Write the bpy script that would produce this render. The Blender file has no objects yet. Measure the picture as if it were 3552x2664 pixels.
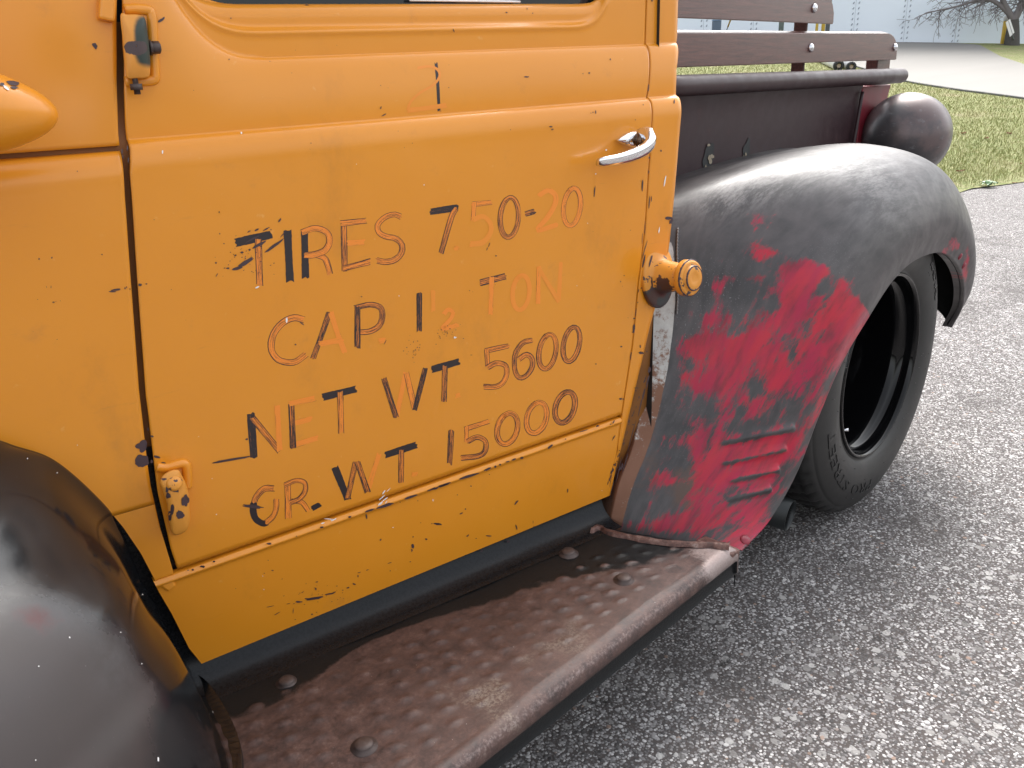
import bpy, bmesh, math, random
import numpy as np
from mathutils import Matrix, Vector
random.seed(7); rng = np.random.default_rng(7)
SC = bpy.context.scene; COL = SC.collection

# ------------------------------------------------------------------ camera
F_PX = 2879.443; YAW, PIT, ROL = 0.787, 0.35, -0.041; CAM_H = 1.15
def cam_axes(y, p, r):
    cy, sy, cp, sp = math.cos(y), math.sin(y), math.cos(p), math.sin(p)
    fwd = np.array([sy*cp, cy*cp, -sp]); right = np.array([cy, -sy, 0.0]); up = np.cross(right, fwd)
    cr, sr = math.cos(r), math.sin(r)
    return np.array([cr*right+sr*up, -(-sr*right+cr*up), fwd])
RM = cam_axes(YAW, PIT, ROL); EYE = np.array([0, 0, CAM_H])
cam = bpy.data.objects.new('camera', bpy.data.cameras.new('camera')); COL.objects.link(cam)
cam.data.sensor_width = 36; cam.data.lens = 36*F_PX/3552; cam.data.clip_start = .02; cam.data.clip_end = 500
cam.matrix_world = Matrix(((RM[0][0], -RM[1][0], -RM[2][0], 0), (RM[0][1], -RM[1][1], -RM[2][1], 0),
                           (RM[0][2], -RM[1][2], -RM[2][2], CAM_H), (0, 0, 0, 1)))
SC.camera = cam
# ------------------------------------------------------------------ world, sun, exposure
SUN_AZ, SUN_EL = math.radians(64), math.radians(50)   # azimuth from +Y towards +X
w = bpy.data.worlds.new('World'); SC.world = w; w.use_nodes = True
nt = w.node_tree; nt.nodes.clear()
sky = nt.nodes.new('ShaderNodeTexSky'); sky.sky_type = 'NISHITA'; sky.sun_disc = False
sky.sun_elevation = SUN_EL; sky.sun_rotation = SUN_AZ; sky.dust_density = 4.0; sky.air_density = 1.2
hs = nt.nodes.new('ShaderNodeHueSaturation'); hs.inputs['Saturation'].default_value = .22
bg = nt.nodes.new('ShaderNodeBackground'); bg.inputs['Strength'].default_value = .15
wo = nt.nodes.new('ShaderNodeOutputWorld')
nt.links.new(sky.outputs[0], hs.inputs['Color']); nt.links.new(hs.outputs[0], bg.inputs[0]); nt.links.new(bg.outputs[0], wo.inputs[0])
sl = bpy.data.lights.new('sun', 'SUN'); sl.energy = 1.7; sl.angle = math.radians(34); sl.color = (1, .96, .9)
so = bpy.data.objects.new('sun', sl); COL.objects.link(so)
sd = Vector((math.sin(SUN_AZ)*math.cos(SUN_EL), math.cos(SUN_AZ)*math.cos(SUN_EL), math.sin(SUN_EL)))
so.rotation_euler = sd.to_track_quat('Z', 'Y').to_euler()
SC.view_settings.view_transform = 'Standard'; SC.view_settings.look = 'None'
SC.view_settings.exposure = 1.58; SC.view_settings.gamma = 1; SC.view_settings.use_curve_mapping = False

# ------------------------------------------------------------------ helpers
def ray(x, y):
    x = np.asarray(x, float); y = np.asarray(y, float)
    v = np.stack([(x-1776)/F_PX, (y-1332)/F_PX, np.ones_like(x)], -1)
    return v @ RM
def at_y(x, y, Y): v = ray(x, y); return v*(Y/v[..., 1:2]) + EYE
def at_z(x, y, Z): v = ray(x, y); return v*((Z-CAM_H)/v[..., 2:3]) + EYE
def crom(pts, n, closed=False):
    p = np.asarray(pts, float); m = len(p)
    q = np.vstack([p[-1], p, p[0], p[1]]) if closed else np.vstack([2*p[0]-p[1], p, 2*p[-1]-p[-2]])
    segs = m if closed else m-1
    u = np.linspace(0, segs, n, endpoint=not closed); i = np.minimum(u.astype(int), segs-1); t = (u-i)[:, None]
    a, b, c, d = q[i], q[i+1], q[i+2], q[i+3]
    return .5*(2*b+(c-a)*t+(2*a-5*b+4*c-d)*t*t+(3*b-a-3*c+d)*t**3)
def lin(pts, n):
    p = np.asarray(pts, float); d = np.r_[0, np.cumsum(np.linalg.norm(np.diff(p, axis=0), axis=1))]
    t = np.linspace(0, d[-1], n); return np.stack([np.interp(t, d, p[:, k]) for k in range(p.shape[1])], 1)

def mk_mesh(name, verts, quads=None, tris=None, uv=None, attrs=None, smooth=True):
    me = bpy.data.meshes.new(name); verts = np.asarray(verts, np.float32)
    me.vertices.add(len(verts)); me.vertices.foreach_set('co', verts.ravel())
    nq = 0 if quads is None else len(quads); n3 = 0 if tris is None else len(tris)
    idx = np.concatenate(([np.asarray(quads, np.int32).ravel()] if nq else []) + ([np.asarray(tris, np.int32).ravel()] if n3 else []))
    tot = np.r_[np.full(nq, 4, np.int32), np.full(n3, 3, np.int32)]; st = np.r_[0, np.cumsum(tot)[:-1]].astype(np.int32)
    me.loops.add(len(idx)); me.loops.foreach_set('vertex_index', idx)
    me.polygons.add(len(tot)); me.polygons.foreach_set('loop_start', st)
    me.polygons.foreach_set('use_smooth', np.full(len(tot), smooth, bool))
    if uv is not None:
        l = me.uv_layers.new(name='uv'); l.data.foreach_set('uv', np.asarray(uv, np.float32)[idx].ravel())
    for k, a in (attrs or {}).items():
        at = me.attributes.new(k, 'FLOAT', 'POINT'); at.data.foreach_set('value', np.asarray(a, np.float32).ravel())
    me.update(calc_edges=True); me.validate(); return me
def grid_quads(nu, nv, cu=False, cv=False, flip=False):
    i, j = np.meshgrid(np.arange(nu if cu else nu-1), np.arange(nv if cv else nv-1), indexing='ij')
    i2, j2 = (i+1) % nu, (j+1) % nv
    q = np.stack([i*nv+j, i2*nv+j, i2*nv+j2, i*nv+j2], -1).reshape(-1, 4)
    return q[:, ::-1] if flip else q
def grid_mesh(name, P, uv=None, attrs=None, cu=False, cv=False, flip=False, smooth=True):
    nu, nv = P.shape[:2]
    return mk_mesh(name, P.reshape(-1, 3), grid_quads(nu, nv, cu, cv, flip), uv=None if uv is None else uv.reshape(-1, 2),
                   attrs={k: a.reshape(-1) for k, a in (attrs or {}).items()}, smooth=smooth)
def place(name, me, mats, parent=None, **props):
    o = bpy.data.objects.new(name, me); COL.objects.link(o)
    for m in (mats if isinstance(mats, (list, tuple)) else [mats]): me.materials.append(m)
    if parent is not None:
        o.parent = parent
        o.matrix_parent_inverse = Matrix.Translation(-Vector(parent.location)) if parent.parent is None else Matrix.Identity(4)
    for k, v in props.items(): o[k] = v
    return o
def tag(o, label=None, category=None, group=None, kind=None):
    for k, v in (('label', label), ('category', category), ('group', group), ('kind', kind)):
        if v: o[k] = v
    return o
def empty(name, loc, **props):
    o = bpy.data.objects.new(name, None); COL.objects.link(o); o.location = loc; o.empty_display_size = .1
    for k, v in props.items(): o[k] = v
    return o
def bevel_mesh(name, bm, width=0., seg=2, smooth=False):
    if width: bmesh.ops.bevel(bm, geom=list(bm.edges), offset=width, segments=seg, affect='EDGES', profile=.5, clamp_overlap=True)
    bmesh.ops.recalc_face_normals(bm, faces=bm.faces)
    me = bpy.data.meshes.new(name); bm.to_mesh(me); bm.free()
    for p in me.polygons: p.use_smooth = smooth
    return me
def hexa(name, c8, width=0., seg=2, smooth=False):
    """box from 8 corners: 4 near (ring) then 4 far (ring)"""
    bm = bmesh.new(); v = [bm.verts.new(tuple(c)) for c in c8]
    for f in ((0, 1, 2, 3), (7, 6, 5, 4), (0, 4, 5, 1), (1, 5, 6, 2), (2, 6, 7, 3), (3, 7, 4, 0)): bm.faces.new([v[i] for i in f])
    return bevel_mesh(name, bm, width, seg, smooth)
def box(name, lo, hi, width=0., seg=2):
    x0, y0, z0 = lo; x1, y1, z1 = hi
    return hexa(name, [(x0, y0, z0), (x1, y0, z0), (x1, y0, z1), (x0, y0, z1), (x0, y1, z0), (x1, y1, z0), (x1, y1, z1), (x0, y1, z1)], width, seg)
def prism(name, poly, thick, width=0., seg=2):
    """poly: list of 3D points (planar), extruded by vector thick"""
    bm = bmesh.new(); a = [bm.verts.new(tuple(p)) for p in poly]; b = [bm.verts.new(tuple(np.asarray(p)+np.asarray(thick))) for p in poly]
    bm.faces.new(a); bm.faces.new(b[::-1]); n = len(a)
    for i in range(n): bm.faces.new((a[i], b[i], b[(i+1) % n], a[(i+1) % n]))
    return bevel_mesh(name, bm, width, seg)
def lathe(name, prof, origin, axis, n=48, uv=False, xref=None):
    """prof: list of (along axis, radius)"""
    ax = np.asarray(axis, float); ax /= np.linalg.norm(ax)
    r = (np.array([0, 0, 1.]) if abs(ax[2]) < .95 else np.array([1., 0, 0])) if xref is None else np.asarray(xref, float)
    e1 = r-ax*(r@ax); e1 /= np.linalg.norm(e1); e2 = np.cross(ax, e1)
    t = np.linspace(0, 2*np.pi, n, endpoint=False); pr = np.asarray(prof, float)
    P = np.asarray(origin)+pr[None, :, :1]*ax+pr[None, :, 1:2]*(np.cos(t)[:, None, None]*e1+np.sin(t)[:, None, None]*e2)
    return grid_mesh(name, P, cu=True)
def tube_np(path, rad, n=10, cap=True, flat=None):
    p = np.asarray(path, float); m = len(p); rad = np.broadcast_to(np.asarray(rad, float), (m,))
    T = np.gradient(p, axis=0); T /= np.linalg.norm(T, axis=1)[:, None]
    up = np.array([0, 0, 1.]) if abs(T[0, 2]) < .9 else np.array([1., 0, 0])
    t = np.linspace(0, 2*np.pi, n, endpoint=False); rows = []
    for i in range(m):
        a = up-T[i]*(up@T[i]); a /= np.linalg.norm(a); b = np.cross(T[i], a); up = a
        ra, rb = (rad[i], rad[i]) if flat is None else (rad[i]*flat[0], rad[i]*flat[1])
        rows.append(p[i]+np.cos(t)[:, None]*a*ra+np.sin(t)[:, None]*b*rb)
    P = np.array(rows); q = grid_quads(m, n, cv=True); V = P.reshape(-1, 3); tri = []
    if cap:
        V = np.vstack([V, p[0], p[-1]]); c0, c1 = m*n, m*n+1
        for k in range(n): tri += [(c0, k, (k+1) % n), (c1, (m-1)*n+(k+1) % n, (m-1)*n+k)]
    return V, q, np.array(tri, int).reshape(-1, 3)
def tube(name, path, rad, n=12, flat=None):
    V, q, t = tube_np(path, rad, n, True, flat); return mk_mesh(name, V, q, t)
def join_np(parts):
    V, Q, T = [], [], []; k = 0
    for v, q, t in parts:
        V.append(v); Q.append(np.asarray(q, int).reshape(-1, 4)+k); T.append(np.asarray(t, int).reshape(-1, 3)+k); k += len(v)
    return np.vstack(V), np.vstack(Q), np.vstack(T)
def copy_obj(o, parent, loc=None):
    c = o.copy(); COL.objects.link(c); c.parent = parent
    if loc is not None: c.location = loc
    return c

# ------------------------------------------------------------------ materials
class NT:
    def __init__(s, name):
        s.m = bpy.data.materials.new(name); s.m.use_nodes = True; s.t = s.m.node_tree; s.n = s.t.nodes
        s.b = s.n['Principled BSDF']; s.tc = s.n.new('ShaderNodeTexCoord')
    def L(s, a, b): s.t.links.new(a, b)
    def put(s, sock, v):
        if isinstance(v, bpy.types.NodeSocket): s.L(v, sock)
        elif isinstance(v, (tuple, list)) and sock.type == 'RGBA': sock.default_value = (*v[:3], 1)
        else: sock.default_value = v
    def coord(s, kind='Object', scale=(1, 1, 1), rot=(0, 0, 0)):
        mp = s.n.new('ShaderNodeMapping'); s.L(s.tc.outputs[kind], mp.inputs[0]); mp.inputs['Scale'].default_value = scale; mp.inputs['Rotation'].default_value = rot
        return mp.outputs[0]
    def noise(s, scale, detail=4, vec=None, rough=.6, dist=0., col=False):
        k = s.n.new('ShaderNodeTexNoise'); k.inputs['Scale'].default_value = scale; k.inputs['Detail'].default_value = detail
        k.inputs['Roughness'].default_value = rough; k.inputs['Distortion'].default_value = dist
        s.L(vec if vec is not None else s.tc.outputs['Object'], k.inputs['Vector']); return k.outputs[1 if col else 0]
    def vor(s, scale, vec=None, feat='F1', out='Distance', rand=1.):
        k = s.n.new('ShaderNodeTexVoronoi'); k.feature = feat; k.inputs['Scale'].default_value = scale; k.inputs['Randomness'].default_value = rand
        s.L(vec if vec is not None else s.tc.outputs['Object'], k.inputs['Vector']); return k.outputs[out]
    def math(s, op, a, b=0., c=0., clamp=False):
        k = s.n.new('ShaderNodeMath'); k.operation = op; k.use_clamp = clamp
        s.put(k.inputs[0], a); s.put(k.inputs[1], b); s.put(k.inputs[2], c); return k.outputs[0]
    def step(s, v, lo, hi, a=0., b=1.):
        k = s.n.new('ShaderNodeMapRange'); k.interpolation_type = 'SMOOTHSTEP'; s.put(k.inputs[0], v)
        for i, q in enumerate((lo, hi, a, b)): k.inputs[i+1].default_value = q
        return k.outputs[0]
    def mix(s, f, a, b, mode='MIX'):
        k = s.n.new('ShaderNodeMix'); k.data_type = 'RGBA'; k.blend_type = mode
        s.put(k.inputs[0], f); s.put(k.inputs[6], a); s.put(k.inputs[7], b); return k.outputs[2]
    def ramp(s, f, stops):
        k = s.n.new('ShaderNodeValToRGB'); e = k.color_ramp.elements
        while len(e) < len(stops): e.new(.5)
        for q, (p, c) in zip(e, stops): q.position = p; q.color = (*c, 1)
        s.put(k.inputs[0], f); return k.outputs[0]
    def attr(s, name):
        k = s.n.new('ShaderNodeAttribute'); k.attribute_name = name; return k.outputs['Fac']
    def sep(s, v):
        k = s.n.new('ShaderNodeSeparateXYZ'); s.L(v, k.inputs[0]); return k.outputs
    def bump(s, h, strength=.2, dist=.01):
        k = s.n.new('ShaderNodeBump'); k.inputs['Strength'].default_value = strength; k.inputs['Distance'].default_value = dist
        s.put(k.inputs['Height'], h); s.L(k.outputs[0], s.b.inputs['Normal']); return k
    def fin(s, col=None, rough=None, metal=None, spec=None, coat=None):
        for nme, v in (('Base Color', col), ('Roughness', rough), ('Metallic', metal), ('Specular IOR Level', spec), ('Coat Weight', coat)):
            if v is not None: s.put(s.b.inputs[nme], v)
        return s.m
def simple(name, col, rough=.5, metal=0., var=.15, scale=20, bump=0., spec=None):
    t = NT(name); n = t.noise(scale, 5)
    c = t.mix(n, tuple(x*(1-var) for x in col), tuple(min(1, x*(1+var)) for x in col))
    if bump: t.bump(n, bump, .005)
    return t.fin(c, t.step(n, .2, .8, rough*.85, min(1, rough*1.15)), metal, spec)

def m_yellow():
    t = NT('yellow_paint'); n1 = t.noise(3.5, 5, rough=.55); n2 = t.noise(60, 3); n3 = t.noise(14, 6, rough=.7)
    c = t.mix(n1, (.66, .232, .010), (.75, .288, .017)); c = t.mix(t.step(n3, .60, .80), c, (.60, .225, .022))
    c = t.mix(t.math('MULTIPLY', t.step(n2, .68, .8), .25), c, (.8, .5, .2))
    sc = t.noise(9, 8, t.coord(scale=(1, 1, 9)), .75); c = t.mix(t.math('MULTIPLY', t.step(sc, .62, .74), .34), c, (.42, .17, .03))
    gr = t.noise(5, 8, t.coord(scale=(1, 1, .6)), .72); c = t.mix(t.math('MULTIPLY', t.step(gr, .54, .74), .30), c, (.36, .145, .020))
    t.bump(t.math('ADD', t.noise(4, 2), t.math('MULTIPLY', t.noise(500, 2), .02)), .10, .02)
    return t.fin(c, t.step(n3, .3, .75, .30, .40), 0, .5, .2)
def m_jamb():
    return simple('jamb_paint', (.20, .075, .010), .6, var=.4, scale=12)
def m_satin_black():
    t = NT('worn_black_paint'); a = t.attr('wear'); n = t.noise(7, 8, rough=.68); n2 = t.noise(2.2, 5); f = t.noise(90, 6, t.coord(scale=(1, 1, .35)), .75)
    brown = t.mix(n, (.026, .020, .019), (.044, .030, .028)); brown = t.mix(t.math('MULTIPLY', t.step(n2, .50, .70), .7), brown, (.062, .026, .026))
    sheen_grey = t.attr('grey'); rd = t.attr('redpatch'); brown = t.mix(t.math('MULTIPLY', sheen_grey, t.step(n, .3, .65)), brown, (.085, .088, .094)); brown = t.mix(t.step(t.math('ADD', rd, t.math('MULTIPLY', t.math('SUBTRACT', n, .5), 1.4)), .42, .75), brown, (.085, .024, .026))  # grey mix paints the sheen of up-facing primer into the colour
    black = t.mix(n, (.005, .006, .007), (.011, .012, .014))
    k = t.step(t.math('ADD', t.math('ADD', a, t.math('MULTIPLY', t.math('SUBTRACT', n, .5), 1.0)), t.math('MULTIPLY', t.math('SUBTRACT', f, .5), .35)), .12, .98)
    c = t.mix(k, black, brown); sp = t.step(t.noise(260, 2), .74, .8); c = t.mix(t.math('MULTIPLY', sp, .35), c, (.3, .3, .3))
    t.bump(f, .04, .001)
    return t.fin(c, t.math('ADD', t.math('MULTIPLY', k, .28), t.step(n, .2, .8, .09, .17)), 0, .55)
def m_red_fender():
    t = NT('red_worn_to_primer'); a = t.attr('red'); bare = t.attr('bare'); br = t.attr('rust')
    uvr = t.coord('UV', (1, 1, 1), (0, 0, math.radians(8)))
    mp = t.n.new('ShaderNodeMapping'); t.L(uvr, mp.inputs[0]); mp.inputs['Scale'].default_value = (1, 3.6, 1)
    st = t.noise(13, 9, mp.outputs[0], .62, .4); bl = t.noise(21, 10, t.coord('UV'), .68); fine = t.noise(70, 8, mp.outputs[0], .75)
    s = t.math('ADD', a, t.math('MULTIPLY', t.math('SUBTRACT', st, .5), 1.55)); s = t.math('ADD', s, t.math('MULTIPLY', t.math('SUBTRACT', bl, .5), 1.05))
    s = t.math('ADD', s, t.math('MULTIPLY', t.math('SUBTRACT', fine, .5), .85)); red = t.step(s, .30, .68)
    g = t.noise(5, 7, t.coord('UV'), .6)
    prim = t.mix(t.step(t.math('ADD', t.math('MULTIPLY', g, .6), t.math('MULTIPLY', st, .4)), .36, .64), (.024, .022, .024), (.066, .058, .060)); prim = t.mix(t.math('MULTIPLY', t.attr('scuff_sheen'), t.step(t.math('ADD', t.math('MULTIPLY', st, .5), t.math('MULTIPLY', fine, .5)), .42, .62)), prim, (.19, .185, .185)); prim = t.mix(t.step(t.math('ADD', br, t.math('MULTIPLY', t.math('SUBTRACT', bl, .5), .9)), .5, .8), prim, (.075, .042, .030))
    spk = t.step(t.noise(330, 3, rough=.6), .62, .70); prim = t.mix(t.math('MULTIPLY', t.math('MULTIPLY', spk, t.attr('speck')), .55), prim, (.28, .28, .29))
    rc = t.mix(t.step(t.noise(6, 6, mp.outputs[0]), .35, .65), (.31, .007, .042), (.40, .012, .030)); rc = t.mix(t.math('MULTIPLY', t.step(fine, .5, .75), .4), rc, (.25, .02, .03))
    smoke = t.math('MULTIPLY', t.step(t.noise(11, 6, mp.outputs[0], .6), .44, .70), .62); rc = t.mix(smoke, rc, (.060, .018, .022))
    c = t.mix(red, prim, rc)
    bm_ = t.step(t.math('ADD', bare, t.math('MULTIPLY', t.math('SUBTRACT', bl, .5), .7)), .5, .62)
    mn = t.noise(45, 8, rough=.75); metal = t.mix(mn, (.22, .21, .20), (.55, .53, .50)); metal = t.mix(t.step(t.math('ADD', t.noise(28, 9, rough=.8), t.math('MULTIPLY', br, .25)), .54, .66), metal, (.16, .075, .045))
    c = t.mix(bm_, c, metal)
    t.bump(t.math('ADD', t.math('MULTIPLY', red, .3), fine), .06, .0015)
    r = t.math('ADD', t.step(bl, .25, .75, .36, .54), t.math('MULTIPLY', red, -.06)); return t.fin(c, r, t.math('MULTIPLY', bm_, .55), t.math('SUBTRACT', .5, t.math('MULTIPLY', red, .15)))
def m_rust_board():
    t = NT('rusty_tread_metal'); a = t.attr('black'); sh = t.attr('shiny'); n = t.noise(34, 10, rough=.78); n2 = t.noise(190, 7, rough=.75); n3 = t.noise(5, 6)
    r = t.ramp(t.math('ADD', t.math('MULTIPLY', n, .65), t.math('MULTIPLY', n2, .35)), [(.36, (.018, .012, .012)), (.47, (.052, .030, .027)), (.56, (.090, .050, .042)), (.66, (.15, .105, .09))])
    r = t.mix(t.math('MULTIPLY', t.step(n3, .5, .7), .5), r, (.105, .058, .046))
    r = t.mix(t.math('MULTIPLY', t.step(n3, .62, .74), t.step(n2, .42, .6)), r, (.19, .155, .125))
    k = t.step(t.math('ADD', t.math('SUBTRACT', a, t.math('MULTIPLY', t.attr('pimple'), .75)), t.math('MULTIPLY', t.math('SUBTRACT', n, .5), 1.3)), .36, .64)
    blk = t.mix(n2, (.005, .006, .007), (.013, .014, .015)); c = t.mix(k, r, blk)
    worn = t.step(t.math('ADD', sh, t.math('MULTIPLY', t.math('SUBTRACT', n2, .5), .9)), .45, 1.0); c = t.mix(t.math('MULTIPLY', worn, .75), c, t.mix(n2, (.20, .115, .095), (.48, .44, .43)))
    spk = t.step(t.noise(210, 2), .77, .80); c = t.mix(spk, c, (.55, .53, .5))
    t.bump(t.math('ADD', n, n2), .22, .003)
    return t.fin(c, t.math('ADD', t.step(n2, .3, .7, .42, .6), t.math('MULTIPLY', k, -.1)), t.math('MULTIPLY', sh, .35), t.math('SUBTRACT', .5, t.math('MULTIPLY', k, .3)))
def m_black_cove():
    t = NT('black_paint_low_sheen'); n = t.noise(160, 6, rough=.7); n2 = t.noise(6, 5)
    c = t.mix(n2, (.004, .005, .006), (.009, .010, .012)); zz = t.sep(t.tc.outputs['Object'])[2]; c = t.mix(t.math('MULTIPLY', t.step(zz, .338, .306), t.step(n, .35, .72, .05, .35)), c, (.022, .024, .028))  # greyer foot paints the cove's highlight band into the colour
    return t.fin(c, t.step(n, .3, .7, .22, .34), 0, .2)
def m_rubber():
    t = NT('tyre_rubber'); n = t.noise(9, 6); c = t.mix(n, (.011, .011, .011), (.022, .021, .020)); t.bump(t.noise(300, 3), .08, .001)
    return t.fin(c, t.step(n, .3, .7, .45, .6), 0, .5)
def m_wood():
    t = NT('stained_wood'); v = t.coord(scale=(1.6, 30, 30)); n = t.noise(6, 8, v, .7, .6); p = t.noise(26, 8, t.coord(scale=(1.4, 26, 34)), .8); p2 = t.noise(3, 5)
    c = t.ramp(n, [(.32, (.040, .012, .010)), (.5, (.088, .026, .020)), (.68, (.145, .045, .034))])
    c = t.mix(t.step(p, .56, .66), c, (.022, .010, .009)); c = t.mix(t.math('MULTIPLY', t.step(p, .40, .33), .6), c, (.26, .15, .13))
    c = t.mix(t.math('MULTIPLY', p2, .25), c, (.09, .05, .05))
    t.bump(p, .25, .002); return t.fin(c, .30, 0, .5, .25)
def m_bed():
    t = NT('bed_steel'); n = t.noise(4, 7, rough=.6); n2 = t.noise(30, 6)
    c = t.mix(n, (.026, .014, .017), (.042, .019, .022)); c = t.mix(t.math('MULTIPLY', t.step(n2, .55, .75), .4), c, (.07, .032, .032))
    return t.fin(c, t.step(n2, .3, .7, .36, .48), 0, .38)
def m_lamp_bucket():
    t = NT('bare_dark_steel'); n = t.noise(7, 8, rough=.65); n2 = t.noise(26, 8, t.coord(scale=(1, 1, 2.2)), .7)
    c = t.mix(t.step(n, .42, .6), (.060, .056, .060), (.115, .085, .085)); c = t.mix(t.math('MULTIPLY', t.step(n2, .54, .7), .5), c, (.20, .20, .21))
    return t.fin(c, t.step(n2, .3, .7, .30, .44), .25, .5)
def m_asphalt():
    t = NT('asphalt_aggregate'); ox = t.tc.outputs['Object']
    wv = t.n.new('ShaderNodeVectorMath'); wv.operation = 'ADD'
    nz = t.noise(60, 2, col=True); sc = t.n.new('ShaderNodeVectorMath'); sc.operation = 'SCALE'; sc.inputs['Scale'].default_value = .006
    t.L(nz, sc.inputs[0]); t.L(ox, wv.inputs[0]); t.L(sc.outputs[0], wv.inputs[1]); vec = wv.outputs[0]
    def layer(scale, thr):
        d = t.vor(scale, vec); cc = t.sep(t.vor(scale, vec, out='Color')); return d, cc
    d1, c1 = layer(88, .4); d2, c2 = layer(170, .4)
    stone = lambda v: t.ramp(v, [(0, (.065, .062, .062)), (.30, (.14, .132, .132)), (.55, (.23, .22, .22)), (.8, (.35, .34, .34)), (1, (.56, .545, .54))])
    s1 = t.mix(t.step(c1[1], .965, .975), stone(c1[0]), (.27, .20, .165)); s2 = stone(c2[0])
    m1 = t.math('MULTIPLY', t.step(d1, .50, .38), t.step(c1[2], .30, .34)); m2 = t.step(d2, .58, .42)
    base = t.mix(t.noise(300, 3), (.052, .045, .043), (.125, .110, .106)); c = t.mix(m2, base, s2); c = t.mix(m1, c, s1)
    d3, c3 = layer(44, .4); m3 = t.math('MULTIPLY', t.step(d3, .44, .36), t.step(c3[2], .87, .89)); c = t.mix(m3, c, t.mix(c3[0], (.15, .142, .138), (.40, .39, .38)))
    big = t.noise(2.2, 7, rough=.68); c = t.mix(t.step(big, .50, .34, 0, .5), c, (.060, .054, .052))
    pit = t.step(t.noise(9, 8, rough=.78), .60, .72); c = t.mix(t.math('MULTIPLY', pit, .85), c, (.022, .021, .021))
    h = t.math('ADD', t.math('MULTIPLY', t.math('SUBTRACT', 1, d1), m1), t.math('MULTIPLY', t.math('MULTIPLY', t.math('SUBTRACT', 1, d2), m2), .5))
    h = t.math('SUBTRACT', h, pit); t.bump(h, .6, .005)
    return t.fin(c, t.step(c1[1], 0, 1, .75, .95), 0, .15)
def m_drive():
    t = NT('pale_concrete'); v = t.coord(scale=(.12, 1, 1)); n = t.noise(1.2, 7, v, .6); n2 = t.noise(9, 6)
    c = t.mix(n, (.150, .141, .130), (.195, .184, .170)); c = t.mix(t.math('MULTIPLY', t.step(n2, .6, .75), .3), c, (.11, .105, .10)); t.bump(n2, .2, .01)
    return t.fin(c, .8)
def m_grass_ground():
    t = NT('lawn'); n = t.noise(.8, 6, rough=.7); n2 = t.noise(9, 7, rough=.75); n3 = t.noise(45, 5, t.coord(scale=(1, 1, 1)), .8)
    c = t.mix(t.step(n2, .35, .65), (.175, .21, .065), (.29, .28, .13)); c = t.mix(t.step(n, .55, .70), c, (.30, .25, .15)); c = t.mix(t.math('MULTIPLY', t.step(n3, .55, .7), .7), c, (.085, .105, .03))
    t.bump(n3, .8, .05); return t.fin(c, .85, 0, .25)
def m_blade():
    t = NT('grass_blade'); a = t.attr('tint'); n = t.noise(.8, 6, rough=.7)
    c = t.ramp(t.math('ADD', a, t.math('MULTIPLY', t.math('SUBTRACT', n, .5), 1.4)), [(0, (.13, .16, .045)), (.40, (.27, .28, .10)), (.72, (.41, .37, .20)), (1, (.48, .41, .28))])
    return t.fin(c, .6, 0, .3)
def m_stroke():
    """brush stroke of sign paint: orange film with black streaks along the stroke"""
    t = NT('brush_lettering'); d = t.attr('dark'); uv = t.sep(t.tc.outputs['UV'])
    cb = t.n.new('ShaderNodeCombineXYZ'); t.L(t.math('MULTIPLY', uv[0], 9), cb.inputs[0]); t.L(t.math('MULTIPLY', uv[1], 3.2), cb.inputs[1]); t.put(cb.inputs[2], t.attr('seed'))
    n = t.noise(2.2, 5, cb.outputs[0], .72); cb2 = t.n.new('ShaderNodeCombineXYZ'); t.L(t.math('MULTIPLY', uv[0], 60), cb2.inputs[0]); t.L(t.math('MULTIPLY', uv[1], 6), cb2.inputs[1]); t.put(cb2.inputs[2], t.attr('seed'))
    n2 = t.noise(1.6, 4, cb2.outputs[0], .7); e = t.step(t.math('ABSOLUTE', uv[1]), .70, .98)
    s = t.math('ADD', t.math('ADD', d, t.math('MULTIPLY', t.math('SUBTRACT', n, .5), 1.7)), t.math('MULTIPLY', t.math('SUBTRACT', n2, .5), .7))
    s = t.math('ADD', s, t.math('MULTIPLY', e, t.math('MULTIPLY', d, 1.0))); k = t.step(s, .385, .51)
    film = t.mix(n2, (.80, .255, .022), (.86, .235, .030)); film = t.mix(t.step(d, .14, 0.0, 0, .5), film, (.72, .262, .022)); film = t.mix(t.math('MULTIPLY', t.step(n, .50, .64), .7), film, (.71, .262, .014))
    return t.fin(t.mix(k, film, (.022, .015, .017)), .42, 0, .5)
def m_bark(): return simple('bark', (.085, .078, .072), .9, var=.5, scale=14, bump=.6)

# ------------------------------------------------------------------ shared materials
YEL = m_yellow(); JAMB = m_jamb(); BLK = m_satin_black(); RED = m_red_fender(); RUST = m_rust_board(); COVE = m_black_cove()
RUB = m_rubber(); WOOD = m_wood(); BED = m_bed(); STROKE = m_stroke()
CHIP = simple('chipped_primer', (.052, .030, .036), .55, var=.35, scale=60)
WHITE = simple('white_paint', (.78, .77, .75), .5, var=.06)
CHROME = simple('chrome', (.80, .80, .82), .10, 1.0, var=.08, scale=40)
GLOSS = simple('gloss_black', (.003, .003, .0035), .05, 0, spec=.28)
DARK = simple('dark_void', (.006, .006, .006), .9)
STEEL = simple('dark_bolt_steel', (.070, .050, .045), .5, .3, var=.4, scale=90, bump=.1)
GALV = simple('bolt_zinc', (.62, .62, .64), .25, 1.0, var=.1)
def m_chippy():
    t = NT('chipped_yellow'); n = t.noise(38, 5, rough=.6); n2 = t.noise(6, 4)
    y = t.mix(n2, (.62, .24, .022), (.70, .29, .04)); k = t.step(n, .60, .615); c = t.mix(k, y, (.050, .032, .038)); t.bump(k, -.35, .001)
    return t.fin(c, .42, 0, .5)
CHIPPY = m_chippy()
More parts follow.
